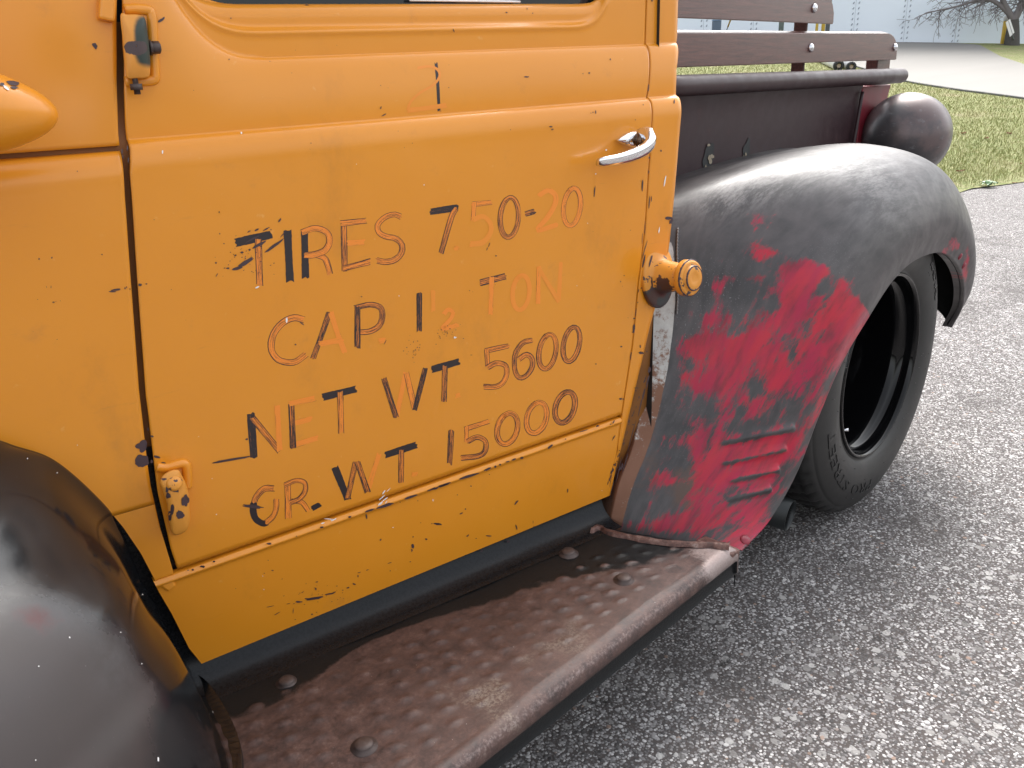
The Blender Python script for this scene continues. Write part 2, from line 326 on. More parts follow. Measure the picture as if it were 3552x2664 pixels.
def m_hinge():
    t = NT('hinge_overspray'); g = t.attr('green'); n = t.noise(30, 5)
    c = t.mix(t.step(t.math('ADD', g, t.math('MULTIPLY', t.math('SUBTRACT', n, .5), .35)), .35, .7), (.66, .27, .035), (.022, .034, .026))
    c = t.mix(t.step(t.math('ADD', t.attr('rust'), t.math('MULTIPLY', t.math('SUBTRACT', n, .5), .7)), .5, .58), c, (.060, .036, .036))
    return t.fin(c, .45)
HINGE = m_hinge()

# ================================================================== SETTING
TC = (-.493, .029, .094)
def terr_z(x, y): return np.maximum(0, TC[0]+TC[1]*np.asarray(x)+TC[2]*np.asarray(y))
def terr(x, y):
    v = ray(x, y); t = (TC[0]-CAM_H)/(v[..., 2]-TC[1]*v[..., 0]-TC[2]*v[..., 1]); return v*t[..., None]+EYE
ASPH = m_asphalt(); CONC = m_drive(); LAWN = m_grass_ground(); BLADE = m_blade()
P = np.stack(np.meshgrid(np.linspace(-14, 30, 45), np.linspace(-14, 30, 45), indexing='ij')+[np.zeros((45, 45))], -1)
tag(place('pavement', grid_mesh('pavement', P, flip=False), ASPH), 'grey asphalt pavement with exposed pale aggregate under the truck', kind='structure')
# lawn: a sheet that starts where the rising plane leaves the pavement (ragged edge)
nb = 260; xs = np.linspace(-14, 90, nb); y0 = (-TC[0]-TC[1]*xs)/TC[2]
wob = .05*np.sin(xs*5.1)+.04*np.sin(xs*13.7+1)+.03*np.sin(xs*31)
rows = []
for k in range(60):
    f = (k/59)**2; yy = y0+wob*(1-f)+f*70; rows.append(np.stack([xs, yy, np.maximum(.004, TC[0]+TC[1]*xs+TC[2]*yy+.010)], -1))
tag(place('lawn', grid_mesh('lawn', np.array(rows), flip=True), LAWN), 'sloping lawn of short green and straw coloured grass', kind='structure')
# driveway sheet on the slope
near = np.array([(2250, 172), (2700, 178), (2860, 200), (2930, 222), (3000, 243), (3130, 283), (3300, 312), (3420, 328), (3552, 346), (3800, 385), (4200, 450)], float)
far = np.array([(2250, 128), (2700, 136), (2860, 141), (2930, 143), (3000, 143.5), (3130, 146), (3300, 148), (3413, 165), (3552, 224), (3800, 320), (4200, 400)], float)
n_ = 160; a_ = crom(near, n_); b_ = np.stack([np.interp(np.linspace(0, 1, n_), np.linspace(0, 1, len(far)), far[:, k]) for k in (0, 1)], 1)
b_[:, 1] = np.interp(b_[:, 0], [2250, 3300, 3400, 3413, 3470, 3552, 3800, 4200], [128, 148, 157, 165, 197, 224, 300, 400])
rows = [terr(a_[:, 0]*(1-t)+b_[:, 0]*t, a_[:, 1]*(1-t)+b_[:, 1]*t)+[0, 0, .016] for t in np.linspace(0, 1, 24)]
tag(place('driveway', grid_mesh('driveway', np.array(rows)), CONC), 'pale concrete driveway curving uphill to the grey building', kind='structure')
# dark kerb edge of the driveway
ke = a_[40:]; V = []
top = terr(ke[:, 0], ke[:, 1]); bot = terr(ke[:, 0], ke[:, 1]+1.5)
Pk = np.stack([top+[0, 0, .05], bot+[0, 0, .045], bot+[0, 0, -.05]], 1)
tag(place('driveway_edge', grid_mesh('driveway_edge', Pk, smooth=False), simple('dark_edge', (.11, .11, .11), .9)), 'thin dark edge of the concrete driveway along the lawn', kind='structure')

# grass blades (stuff)
def grass():
    N = 170000; az = np.radians(rng.uniform(44, 84, N)); d = 7.5*np.exp(rng.uniform(0, 1, N)*math.log(3.6))
    x, y = np.sin(az)*d, np.cos(az)*d; z = TC[0]+TC[1]*x+TC[2]*y
    keep = z > rng.uniform(-.002, .03, N)
    # keep off the driveway
    c = np.stack([x, y, z-CAM_H], -1) @ RM.T; px = 1776+F_PX*c[:, 0]/c[:, 2]; py = 1332+F_PX*c[:, 1]/c[:, 2]
    keep &= py > np.interp(px, near[:, 0], near[:, 1])+3
    x, y, z, d, px, py = (q[keep] for q in (x, y, z, d, px, py)); n = len(x)
    h = rng.uniform(.022, .060, n)*(1+.5*rng.random(n)**4); wd = .0010+.00022*d; th = rng.uniform(0, 2*np.pi, n); ln = rng.uniform(.1, .9, n)
    ph = rng.uniform(0, 2*np.pi, n); bx, by = np.cos(th)*wd, np.sin(th)*wd; lx, ly = np.cos(ph)*ln*h, np.sin(ph)*ln*h
    B = np.stack([x, y, z], -1)
    V = np.stack([B+np.stack([-bx, -by, 0*x], -1), B+np.stack([bx, by, 0*x], -1), B+np.stack([lx*.4+bx*.6, ly*.4+by*.6, h*.7], -1), B+np.stack([lx*.4-bx*.6, ly*.4-by*.6, h*.7], -1), B+np.stack([lx, ly, h*.95], -1)], 1)
    k = np.arange(n)[:, None]*5
    tint = np.repeat(np.clip(rng.normal(.45, .16, n), 0, 1), 5)
    me = mk_mesh('grass', V.reshape(-1, 3), k+[0, 1, 2, 3], k+[3, 2, 4], attrs={'tint': tint}, smooth=False)
    tag(place('grass', me, BLADE), 'short autumn grass blades covering the lawn', kind='stuff')
grass()
# leaves and a weed on the lawn edge
LEAF = simple('dead_leaf', (.22, .085, .05), .7, var=.4, scale=60); GREENLEAF = simple('weed_leaf', (.045, .13, .03), .5, var=.4, scale=50)
def leaf(px, py, size, label, name='fallen_leaf', mat=LEAF, cat='leaf', curl=.35):
    c = terr(np.array(px), np.array(py)) ; c = np.array([c[0], c[1], max(0, c[2])+.02])
    a = rng.uniform(0, 6.28); u = np.linspace(-1, 1, 9); v = np.linspace(-1, 1, 5); U, W_ = np.meshgrid(u, v, indexing='ij')
    wd = .42*(1-U**2)**.7*(1+.25*np.sin(U*11)); X = U*size; Y_ = W_*wd*size; Z = curl*size*(W_**2*.6+U**2*.5)
    Pl = np.stack([c[0]+X*math.cos(a)-Y_*math.sin(a), c[1]+X*math.sin(a)+Y_*math.cos(a), c[2]+Z], -1)
    o = place(name, grid_mesh(name, Pl-c), mat); o.location = c
    return tag(o, label, cat)
leaf(3330, 602, .055, 'curled brown leaf lying on the grass near the pavement edge')
leaf(3340, 470, .07, 'brown leaf on the lawn right of the round lamp bucket')
leaf(3420, 487, .06, 'brown leaf further right in the lawn patch beside the lamp bucket')
leaf(3500, 470, .06, 'brown leaf on the lawn close to the right edge')
leaf(3540, 575, .03, 'small reddish leaf low at the right edge of the lawn')
leaf(3285, 655, .025, 'small reddish leaf on the pavement edge beside the rear fender')
leaf(3517, 645, .025, 'small orange leaf beside the green weed at the pavement edge')
wc = terr(np.array(3427.), np.array(651.)); wr = empty('weed_plant', (wc[0], wc[1], 0)); tag(wr, 'low dark green weed growing at the pavement edge', 'plant')
for k in range(9):
    a = k*.7+rng.uniform(-.2, .2); ln = rng.uniform(.06, .11)*.9; U, W_ = np.meshgrid(np.linspace(0, 1, 7), np.linspace(-1, 1, 4), indexing='ij')
    wd = .022*np.sin(np.clip(U, .02, .98)*np.pi)**.6; r_ = U*ln; zz = .012+.05*np.sin(U*2.4)*rng.uniform(.5, 1)
    Pl = np.stack([wc[0]+r_*math.cos(a)-W_*wd*math.sin(a), wc[1]+r_*math.sin(a)+W_*wd*math.cos(a), zz+.006*W_**2], -1)
    place('leaf', grid_mesh('leaf', Pl), GREENLEAF, wr)

# loose and embedded stones on the pavement (stuff)
def gravel():
    n = 9000; d = .9*np.exp(rng.uniform(0, 1, n)*math.log(5.0)); az = np.radians(rng.uniform(20, 85, n)); x, y = np.sin(az)*d, np.cos(az)*d
    x = np.r_[x, rng.uniform(.4, 3.0, 5000)]; y = np.r_[y, rng.uniform(-.1, 1.6, 5000)]; n = len(x)
    r = rng.uniform(.0018, .0040, n)*(1+1.0*rng.random(n)**6); yaw = rng.uniform(0, 6.28, n); el = rng.uniform(.6, 1, n)
    base = []
    for (zz, rr) in ((-.25, .85), (.35, .8), (.62, .42)):
        for k in range(6): base.append((math.cos(k*1.047+zz)*rr, math.sin(k*1.047+zz)*rr, zz*.5-.12))
    base = np.array(base); V = base[None]*r[:, None, None]*rng.uniform(.75, 1.2, (n, 18, 1)); V[..., 1] *= el[:, None]
    c, s = np.cos(yaw)[:, None], np.sin(yaw)[:, None]
    V = np.stack([V[..., 0]*c-V[..., 1]*s+x[:, None], V[..., 0]*s+V[..., 1]*c+y[:, None], V[..., 2]], -1)
    q = []
    for L_ in (0, 6):
        for k in range(6): q.append((L_+k, L_+(k+1) % 6, L_+6+(k+1) % 6, L_+6+k))
    q += [(12, 13, 14, 15), (12, 15, 16, 17)]
    Q = (np.arange(n)[:, None, None]*18+np.array(q)[None]).reshape(-1, 4)
    tint = np.repeat(rng.random(n), 18); me = mk_mesh('gravel', V.reshape(-1, 3), Q, attrs={'tint': tint}, smooth=False)
    t = NT('pebble'); c_ = t.ramp(t.attr('tint'), [(0, (.06, .057, .057)), (.35, (.20, .19, .19)), (.7, (.30, .29, .285)), (.98, (.44, .43, .42)), (1, (.30, .22, .18))]); t.fin(c_, .7)
    tag(place('gravel', me, t.m), 'pale stone chips set in the asphalt surface', kind='stuff')
gravel()

# ---- building: big pale blue-grey metal wall with paired fastener columns
NW = np.array([math.sin(math.radians(50)), math.cos(math.radians(50)), 0]); TW = np.array([NW[1], -NW[0], 0])
def on_wall(x, y, D=40.):
    v = ray(x, y); return v*(D/(v@NW))[..., None]+EYE
SIDING = simple('pale_blue_siding', (.78, .85, .92), .55, var=.05, scale=.4)
RIVET = simple('fastener_grey', (.36, .40, .44), .6)
bl = empty('metal_building', tuple(NW*40+TW*14+np.array([0, 0, 2.0]))); tag(bl, 'pale blue-grey metal sided building with paired columns of fasteners', 'building')
cols = [-1.2+2.13*k+6.8 - 2.13*4 for k in range(16)]
cols = [5.615+2.14*k for k in range(-14, 16)]
for k, (s0, s1) in enumerate(zip(cols[:-1], cols[1:])):
    zb = 1.0; a = NW*40+TW*(s0+.004); b = NW*40+TW*(s1-.004)
    pts = []; nseg = 28; Pw = []
    zz = np.linspace(zb, 13, 60)
    ss = np.linspace(0, 1, 5); G = np.zeros((60, 5, 3))
    for j, f in enumerate(ss): G[:, j, :2] = (a*(1-f)+b*f)[:2]
    G[..., 2] = zz[:, None]
    place('wall_panel', grid_mesh('wall_panel', G, smooth=False), SIDING, bl)
def dome(r, h, n=8):
    return [(0, 0)]+[(0, r)]+[(h*math.sin(t), r*math.cos(t)) for t in (.5, 1.0)]+[(h, 0)]
parts = []
for s0 in cols:
    for off in (-.115, .115):
        for z in np.arange(1.6, 5.2, .212):
            c = NW*(40-.01)+TW*(s0+off+.02); r = .055; ring = []
            V = [c+np.array([0, 0, z])-NW*.05]; t = np.linspace(0, 2*np.pi, 6, endpoint=False)
            V += [c+np.array([0, 0, z])+TW*r*.55*math.cos(q)+np.array([0, 0, 1])*r*math.sin(q)+TW*.02*math.sin(q) for q in t]
            parts.append((np.array(V), np.zeros((0, 4)), [(0, 1+(k+1) % 6, 1+k) for k in range(6)]))
V, Q, T = join_np(parts); place('fasteners', mk_mesh('fasteners', V, None, T, smooth=False), RIVET, bl, kind='stuff')
# backing behind the panel joints and a plinth
G = np.zeros((2, 2, 3)); 
for i, z in enumerate((.9, 13.2)):
    for j, s0 in enumerate((cols[0]-.2, cols[-1]+.2)): G[i, j] = NW*40.12+TW*s0+[0, 0, z]
place('backing_wall', grid_mesh('backing_wall', G), simple('seam_grey', (.28, .32, .36), .7), bl)

# ---- street furniture at the building
YPOST = simple('yellow_post_paint', (.72, .48, .07), .5, var=.1)
def post(name, px, py, h, r, mat, label, cat, cap=None, group=None, extra=None):
    b = terr(np.array(float(px)), np.array(float(py))); root = empty(name, tuple(b)); tag(root, label, cat, group)
    place('shaft', lathe('shaft', [(-.2, 0), (-.2, r), (h-.01, r), (h, r*.9), (h+.01, 0)], b, (0, 0, 1), 16), mat, root)
    if cap: place('cap', lathe('cap', [(h-.02, 0), (h-.02, r*1.12), (h+.14, r*1.12), (h+.17, r*.8), (h+.18, 0)], b, (0, 0, 1), 16), cap, root)
    return root, b
r_, b = post('bollard', 3476, 155.5, .93, .082, YPOST, 'yellow bollard with a white cap beside the leaning white sign', 'bollard', cap=WHITE)
place('base', lathe('base', [(-.1, 0), (-.1, .22), (.03, .22), (.03, 0)], b, (0, 0, 1), 16), CONC, r_)
post('bollard', 2829, 150, 1.5, .055, YPOST, 'slimmer of the two yellow posts seen between the stake boards', 'bollard', group='yellow posts at the building')
post('bollard', 2851, 150, 1.5, .075, YPOST, 'thicker of the two yellow posts seen between the stake boards', 'bollard', group='yellow posts at the building')
POLE = simple('weathered_pole', (.17, .19, .20), .7, var=.2)
post('light_pole', 2866, 153, 9, .085, POLE, 'tall slim grey pole standing right of the upper stake board', 'pole')
post('utility_post', 2706, 152, 2.0, .10, simple('post_green_grey', (.15, .18, .165), .8), 'dark grey-green post seen through the gap between the stake boards', 'post')
b = terr(np.array(2485.), np.array(146.)); ub = empty('utility_cabinet', tuple(b)); tag(ub, 'slate blue utility cabinet seen between the stake boards', 'cabinet')
e1, e2 = TW*.17, NW*.3
UC = simple('cabinet_paint', (.10, .14, .19), .5)
c4 = [b-e1, b+e1]; bodyc = [c4[0], c4[1], c4[1]+[0, 0, .82], c4[0]+[0, 0, .82], c4[0]+e2, c4[1]+e2, c4[1]+e2+[0, 0, .82], c4[0]+e2+[0, 0, .82]]
place('cabinet_body', hexa('cabinet_body', bodyc, .01), UC, ub)
lid = [c4[0]-e1*.06-NW*.02+[0, 0, .83], c4[1]+e1*.06-NW*.02+[0, 0, .83], c4[1]+e1*.06-NW*.02+[0, 0, .88], c4[0]-e1*.06-NW*.02+[0, 0, .88]]
place('lid', hexa('lid', lid+[q+e2+NW*.03 for q in lid], .008), simple('cabinet_lid', (.22, .34, .50), .4), ub)
g0 = terr(np.array(2503.), np.array(150.)); g1 = on_wall(np.array(2576.), np.array(-40.), 33.)
gw = empty('guy_wire', tuple(g0)); tag(gw, 'thin yellow guarded guy wire slanting up beside the utility cabinet', 'wire')
place('wire', tube('wire', lin([g0, g1], 4), .018, 6), POLE, gw); place('guard', tube('guard', lin([g0+(g1-g0)*.33, g0+(g1-g0)*.85], 3), .032, 8), YPOST, gw)
# leaning white sign board on a stake
def sgn(px, py, D): return on_wall(np.array(float(px)), np.array(float(py)), D)
D_ = 37.2; q4 = [sgn(3489, 78, D_), sgn(3504, 66, D_), sgn(3519, 112.5, D_-.02), sgn(3504, 127.5, D_-.02)]
sr = empty('yard_sign', tuple(terr(np.array(3522.), np.array(155.)))); tag(sr, 'small white leaning sign board in front of the bare tree', 'sign')
place('board', prism('board', q4, NW*.03), WHITE, sr)
mid0, mid1 = (q4[0]*.45+q4[1]*.55), (q4[3]*.45+q4[2]*.55); dv = (q4[1]-q4[0])*.045
place('stripe', prism('stripe', [mid0-dv-NW*.006, mid0+dv-NW*.006, mid1+dv-NW*.006, mid1-dv-NW*.006], -NW*.004), simple('grey_stripe', (.22, .22, .26), .6), sr)
place('stake', tube('stake', lin([mid1+NW*.05, np.array(sr.location)], 3), .03, 8), POLE, sr)
# two pipes lying on the lawn edge
PIPE = simple('pale_pipe', (.62, .61, .60), .6, var=.25, scale=6)
def pipe(px, py, r, label, back):
    c = terr(np.array(float(px)), np.array(float(py))); c[2] += r; e = terr(np.array(float(back[0])), np.array(float(back[1]))); e[2] += r
    root = empty('culvert_pipe', (c[0], c[1], c[2]-r)); tag(root, label, 'pipe', 'pipes lying by the driveway'); ax = e-c; ln = np.linalg.norm(ax)
    place('pipe_wall', lathe('pipe_wall', [(0, r*.70), (0, r), (ln, r), (ln, r*.7), (.02, r*.7)], c, ax, 20), PIPE, root)
    place('end_ring', lathe('end_ring', [(-.02, r*.62), (-.02, r*1.03), (.10, r*1.03), (.10, r*.62)], c, ax, 20), simple('tar_ring', (.02, .02, .022), .7), root)
    place('end_plug', lathe('end_plug', [(.01, 0), (.01, r*.4), (.0, r*.42)], c, ax, 16), simple('plug', (.34, .27, .20), .7), root)
pipe(2908, 246, .125, 'larger dark ended pale pipe lying by the driveway under the lower stake board', (2845, 215))
pipe(2952, 248, .115, 'smaller right-hand pale pipe with dark end lying by the driveway', (2893, 214))

# ---- bare tree
def tree():
    base = terr(np.array(3510.), np.array(158.)); root = empty('bare_tree', tuple(base)); tag(root, 'bare dark tree with arching twigs at the right edge', 'tree')
    D = float(base@NW); parts = []
    def W3(px, py, dd=0): return on_wall(np.array(float(px)), np.array(float(py)), D+dd)
    def seg(pts, r0, r1, n=9): p = crom(pts, n); parts.append(tube_np(p, np.linspace(r0, r1, len(p)), 6, False)); return p
    trunk = [tube_np(crom([base-[0, 0, .2], W3(3511, 130), W3(3514, 95), W3(3516, 68)], 8), np.linspace(.31, .19, 8), 10, False)]
    def rec(p, d, r, ln, dep):
        k = 5; pts = [p]; dd = d.copy()
        for _ in range(k): dd = dd+rng.normal(0, .14, 3)+np.array([0, 0, -.04 if dep < 3 else .05]); dd /= np.linalg.norm(dd); pts.append(pts[-1]+dd*ln/k)
        parts.append(tube_np(np.array(pts), np.linspace(r, max(.006, r*.5), k+1), 4 if dep < 3 else 5, False))
        if dep > 0:
            for j in range(rng.integers(2, 4)):
                q = pts[rng.integers(2, k+1)]; nd = dd+rng.normal(0, .55, 3); nd /= np.linalg.norm(nd); rec(q, nd, max(.006, r*.5), ln*rng.uniform(.5, .8), dep-1)
    limbs = [([W3(3515, 72), W3(3498, 50), W3(3470, 22), W3(3440, 3), W3(3405, 0), W3(3360, 10), W3(3310, 25), W3(3255, 36), W3(3215, 46)], .09, .02),
             ([W3(3515, 70), W3(3492, 30), W3(3474, -10), W3(3440, -90)], .15, .07), ([W3(3516, 70), W3(3535, 35), W3(3545, 0), W3(3560, -70)], .17, .08),
             ([W3(3490, 30), W3(3460, 8), W3(3430, -12), W3(3380, -30), W3(3300, -40)], .06, .02), ([W3(3540, 25), W3(3552, 12), W3(3600, -25)], .08, .03)]
    for pts, r0, r1 in limbs:
        p = seg(pts, r0, r1, 22)
        for i in range(4, 22, 1):
            for _ in range(1):
                d = np.gradient(p, axis=0)[i]; d /= np.linalg.norm(d); d = d*.5+rng.normal(0, .6, 3)+np.array([0, 0, -.25 if i > 7 and p[i][2] < 5.2 else .35]); d /= np.linalg.norm(d); rec(p[i], d, .022, rng.uniform(.5, 1.0), 2)
    V, Q, T = join_np(trunk); place('trunk', mk_mesh('trunk', V, Q), m_bark(), root)
    V, Q, T = join_np(parts); place('branches', mk_mesh('branches', V, Q), simple('twig_bark', (.19, .17, .17), .9), root, kind='stuff')
tree()

# ================================================================== PICKUP TRUCK
TR = empty('pickup_truck', (1.3, 1.6, 0))
tag(TR, 'old yellow pickup truck with hand lettered door and worn red and black fenders', 'pickup truck')
P0 = np.array([1.158, .915]); DD = np.array([.982, -.187]); NN = np.array([.187, .982])   # door plane: origin, along, inward
def smooth(x, a, b): t = np.clip((np.asarray(x, float)-a)/(b-a), 0, 1); return t*t*(3-2*t)
SH = .0145
def zU(s): return 1.199+200*np.maximum(0, -.52-s)**4
def zR(s): return 1.236+220*np.maximum(0, -.53-s)**4+500*np.maximum(0, s+.05)**4
def zW(s): return 1.266+300*np.maximum(0, -.555-s)**4+700*np.maximum(0, s+.02)**4
def w_door(s, z):
    s, z = np.broadcast_arrays(np.asarray(s, float), np.asarray(z, float)); zt = z-SH*s
    w = -.085*np.maximum(0, 1.06-zt)**2
    t = np.clip((zt-1.072)/.0385, 0, 1); w = w-.017*(1-np.sqrt(np.maximum(0, 1-t**2.4)))
    zu = zU(s); t = np.clip((zt-1.118)/(zu-1.118), 0, 1); w = w-.020*(1-np.maximum(0, 1-t**2.2)**.55)
    w = w-.007*smooth(zt, zR(s)-.006, zR(s)+.004)+.002*np.exp(-((zt-zR(s)+.007)/.004)**2)
    t = np.clip((zt-(zW(s)-.018))/.018, 0, 1); w = w-.016*(1-np.sqrt(np.maximum(0, 1-t**2)))
    return w
def w_cowl_top(s, z):
    s, z = np.broadcast_arrays(np.asarray(s, float), np.asarray(z, float))
    return -.014-.10*np.maximum(0, z-1.16)**1.6-.22*np.maximum(0, -.86-s)**2-.004*np.exp(-((s+.80)/.03)**2-((z-1.17)/.05)**2)
def w_cowl_low(s, z):
    s, z = np.broadcast_arrays(np.asarray(s, float), np.asarray(z, float)); zt = z-SH*s
    t = np.clip((zt-1.066)/.034, 0, 1)
    return -.085*np.maximum(0, 1.06-zt)**2-.020*(1-np.sqrt(np.maximum(0, 1-t**2.2)))-.16*np.maximum(0, -.80-s)**2
def cab_pt(s, z, extra=0., wf=w_door):
    s, z = np.broadcast_arrays(np.asarray(s, float), np.asarray(z, float)); ww = wf(s, z)+extra
    return np.stack([P0[0]+DD[0]*s-NN[0]*ww, P0[1]+DD[1]*s-NN[1]*ww, z], -1)
def on_cab(x, y, extra=0., wf=w_door):
    """(s, z) of the cab skin seen along a measured sight line"""
    v = ray(x, y); off = np.zeros(v.shape[:-1])
    for _ in range(24):
        t = (P0@NN+off)/(v[..., 0]*NN[0]+v[..., 1]*NN[1]); s = (v[..., 0]*t-P0[0])*DD[0]+(v[..., 1]*t-P0[1])*DD[1]; z = v[..., 2]*t+CAM_H
        off = .5*off-.5*(wf(s, z)+extra)
    return s, z
def edge(px, extra=0., wf=w_door):
    p = np.array(px, float); s, z = on_cab(p[:, 0], p[:, 1], extra, wf); o = np.argsort(z); zz, ss = z[o], s[o]
    return lambda q: np.interp(q, np.r_[zz[0]-1, zz, zz[-1]+1], np.r_[ss[0]-(ss[1]-ss[0])/(zz[1]-zz[0]), ss, ss[-1]+(ss[-1]-ss[-2])/(zz[-1]-zz[-2])*1])
DOOR_F = edge([(423, 0), (423, 285), (427, 407), (437, 488), (443, 570), (452, 675), (468, 919), (480, 1082), (500, 1350), (507, 1400), (521, 1522), (541, 1685), (570, 1807), (586, 1880), (618, 1974)])
COWL_E = edge([(402, 0), (401, 81), (401, 285), (407, 468), (420, 520), (431, 675), (448, 919), (480, 1350), (486, 1400), (509, 1603), (521, 1685), (553, 1827), (598, 1978), (604, 2010)])
DOOR_R = edge([(2239, 60), (2240, 156), (2252, 200), (2249, 300), (2247, 342), (2261, 385), (2248, 599), (2236, 795), (2212, 999), (2192, 1202), (2175, 1311), (2155, 1441), (2114, 1730)])
CAB_R = edge([(2358, 60), (2356, 135), (2354, 240), (2352, 300), (2366, 345), (2363, 480), (2345, 690), (2325, 880), (2290, 1030), (2262, 1130), (2205, 1370), (2160, 1560), (2128, 1690), (2112, 1740)])
APRON_E = edge([(252, 1652), (366, 1758), (427, 1831), (488, 1921), (545, 2030), (590, 2107), (651, 2229), (692, 2280), (720, 2330)])

def panel(name, sl, sr, rows, nu, parent, wf=w_door, fold=(1, 1, 1, 1), mat=YEL, extra=0., depth=.014, top=None, shear=False):
    """sheet metal panel between two edge curves, its rims folded inward; fold = left, right, bottom, top"""
    rows = np.asarray(rows, float); u = np.linspace(0, 1, nu)
    if callable(sl) : pass
    Z = np.repeat(rows[None], nu, 0)
    S = sl(rows)[None]*(1-u[:, None])+sr(rows)[None]*u[:, None]
    if top is not None:
        z0, nt_ = top; zt = np.linspace(0, 1, nt_+1)[1:]; s_top = S[:, -1]
        for f in zt:
            lim = np.minimum(1.42, zW(s_top)+SH*s_top); zc = rows[-1]+(lim-rows[-1])*f
            sc = sl(zc)*(1-u)+sr(zc)*u; Z = np.hstack([Z, zc[:, None]]); S = np.hstack([S, sc[:, None]])
    if shear: Z = Z+SH*S*(Z < 1.21)*np.clip((1.21-Z)/.01, 0, 1)
    P = cab_pt(S, Z, extra, wf); back = np.array([NN[0], NN[1], 0])
    def lip(A, inset): return A+back*depth+inset
    if fold[2]: e = P[:, :1]; P = np.concatenate([e+back*depth+[0, 0, .002], e+back*depth*.25+[0, 0, .0004], P], 1)
    if fold[3]: e = P[:, -1:]; P = np.concatenate([P, e+back*depth*.25-[0, 0, .0004], e+back*depth-[0, 0, .002]], 1)
    d3 = np.array([DD[0], DD[1], 0])
    if fold[0]: e = P[:1]; P = np.concatenate([e+back*depth+d3*.002, e+back*depth*.25+d3*.0004, P], 0)
    if fold[1]: e = P[-1:]; P = np.concatenate([P, e+back*depth*.25-d3*.0004, e+back*depth-d3*.002], 0)
    return place(name, grid_mesh(name, P, flip=True), mat, parent)

SEAM = .513
def zrows(a, b, dense=((1.06, 1.125), (1.14, 1.205))):
    out = []; z = a
    while z < b: out.append(z); z += .0016 if any(p <= z <= q for p, q in dense) else .009
    return np.array(out+[b])
door = panel('door', DOOR_F, DOOR_R, zrows(SEAM+.0042, 1.20), 280, TR, fold=(1, 1, 1, 1), top=(1.2, 48), shear=True)
# seam is slightly inclined with the belt: shear is carried by SH in the profile
qs = lambda q: DOOR_R(q)+.0032
corner_r = .024
def quarter():
    rows = zrows(.345, 1.42); u = np.linspace(0, 1, 22); sl = qs(np.maximum(rows, .30)); sr = CAB_R(rows)-corner_r*.62
    S = sl[None]*(1-u[:, None])+sr[None]*u[:, None]; Z = np.repeat(rows[None], 22, 0)
    zz = np.minimum(Z, 1.235); P = cab_pt(S, zz); P[..., 2] = Z
    d3 = np.array([DD[0], DD[1], 0]); back = np.array([NN[0], NN[1], 0]); last = P[-1]; ex = []
    for a in np.linspace(0, np.pi/2, 12)[1:]: ex.append(last+d3*corner_r*math.sin(a)+back*corner_r*(1-math.cos(a)))
    for q in (.02, .06, .12): ex.append(ex[10]+back*q)
    P = np.concatenate([P, np.array(ex)], 0); e = P[:1]
    P = np.concatenate([e+back*.014+d3*.001, e+back*.003, P], 0)
    return place('cab_corner', grid_mesh('cab_corner', P, flip=True), YEL, TR)
corner = quarter()
# lower sill panel under the door, with a rolled bead along its top
def sill():
    zt = np.r_[np.linspace(.333, .49, 26), np.linspace(.4915, .510, 16)]; nu = 240; u = np.linspace(0, 1, nu)
    zmid = zt; sl = APRON_E(zt); sr = DOOR_R(zt)+.001
    sl = np.where(zt > .46, np.maximum(sl, sl), sl)
    S = sl[None]*(1-u[:, None])+sr[None]*u[:, None]; Z = zt[None]+SH*S*1.0
    bead = .0045*np.exp(-((zt-.5035)/.0048)**2)[None]; w0 = w_door(S, Z)
    P = cab_pt(S, Z, np.repeat(bead, nu, 0)); back = np.array([NN[0], NN[1], 0]); e = P[:, -1:]
    P = np.concatenate([P, e+back*.014], 1); e = P[-1:]; P = np.concatenate([P, e+back*.012], 0)
    return place('sill_panel', grid_mesh('sill_panel', P, flip=True), YEL, TR)
sillp = sill()
# cowl: upper and lower sheets with the dark hood gap between
def cl(q): return np.full_like(np.asarray(q, float), -1.35)
cowl = panel('cowl_panel', cl, COWL_E, np.r_[np.linspace(.62, 1.06, 60), np.linspace(1.062, 1.0885, 22)], 120, TR, wf=w_cowl_low)
def cl2(q): return np.minimum(APRON_E(q), COWL_E(q)-.004)
cowl2 = panel('cowl_foot', cl2, COWL_E, np.linspace(.497, .6195, 26), 30, TR, wf=w_cowl_low, fold=(0, 1, 1, 0))
cowl3 = panel('cowl_top', cl, COWL_E, np.linspace(1.0945, 1.42, 60), 120, TR, wf=w_cowl_top)
s_, z_ = on_cab(np.array([532., 598.]), np.array([2022., 1992.]))
fp = [cab_pt(s_[0], .497, .001), cab_pt(s_[1], .497+.002, .001), cab_pt(s_[1]+.001, .479, .004), cab_pt(s_[0]+.016, .474, .004)]
place('cowl_tab', prism('cowl_tab', fp, np.array([NN[0], NN[1], 0])*.012, .003), YEL, TR)
# inner structure: door jamb, black apron, dark cab interior
S, Z = np.meshgrid(np.linspace(-1.35, .16, 60), np.linspace(.34, 1.235, 40), indexing='ij')
place('door_jamb', grid_mesh('door_jamb', cab_pt(S, Z, -.020, lambda a, b: -.085*np.maximum(0, 1.06-(b-SH*a))**2-.03*smooth(b, 1.08, 1.2)-.16*np.maximum(0, -.80-a)**2), flip=True), JAMB, TR)
S, Z = np.meshgrid(np.linspace(-1.3, -.55, 30), np.linspace(.20, .70, 20), indexing='ij')
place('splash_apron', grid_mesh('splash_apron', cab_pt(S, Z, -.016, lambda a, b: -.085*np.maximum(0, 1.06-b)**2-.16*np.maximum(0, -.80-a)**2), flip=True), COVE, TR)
def wall_quad(name, pts, mat):
    return place(name, mk_mesh(name, np.array(pts), [[0, 1, 2, 3]], smooth=False), mat, TR)
def cp(s, depth, z): q = P0+DD*s+NN*depth; return (q[0], q[1], z)
TRIM = simple('interior_trim', (.012, .013, .015), .7)
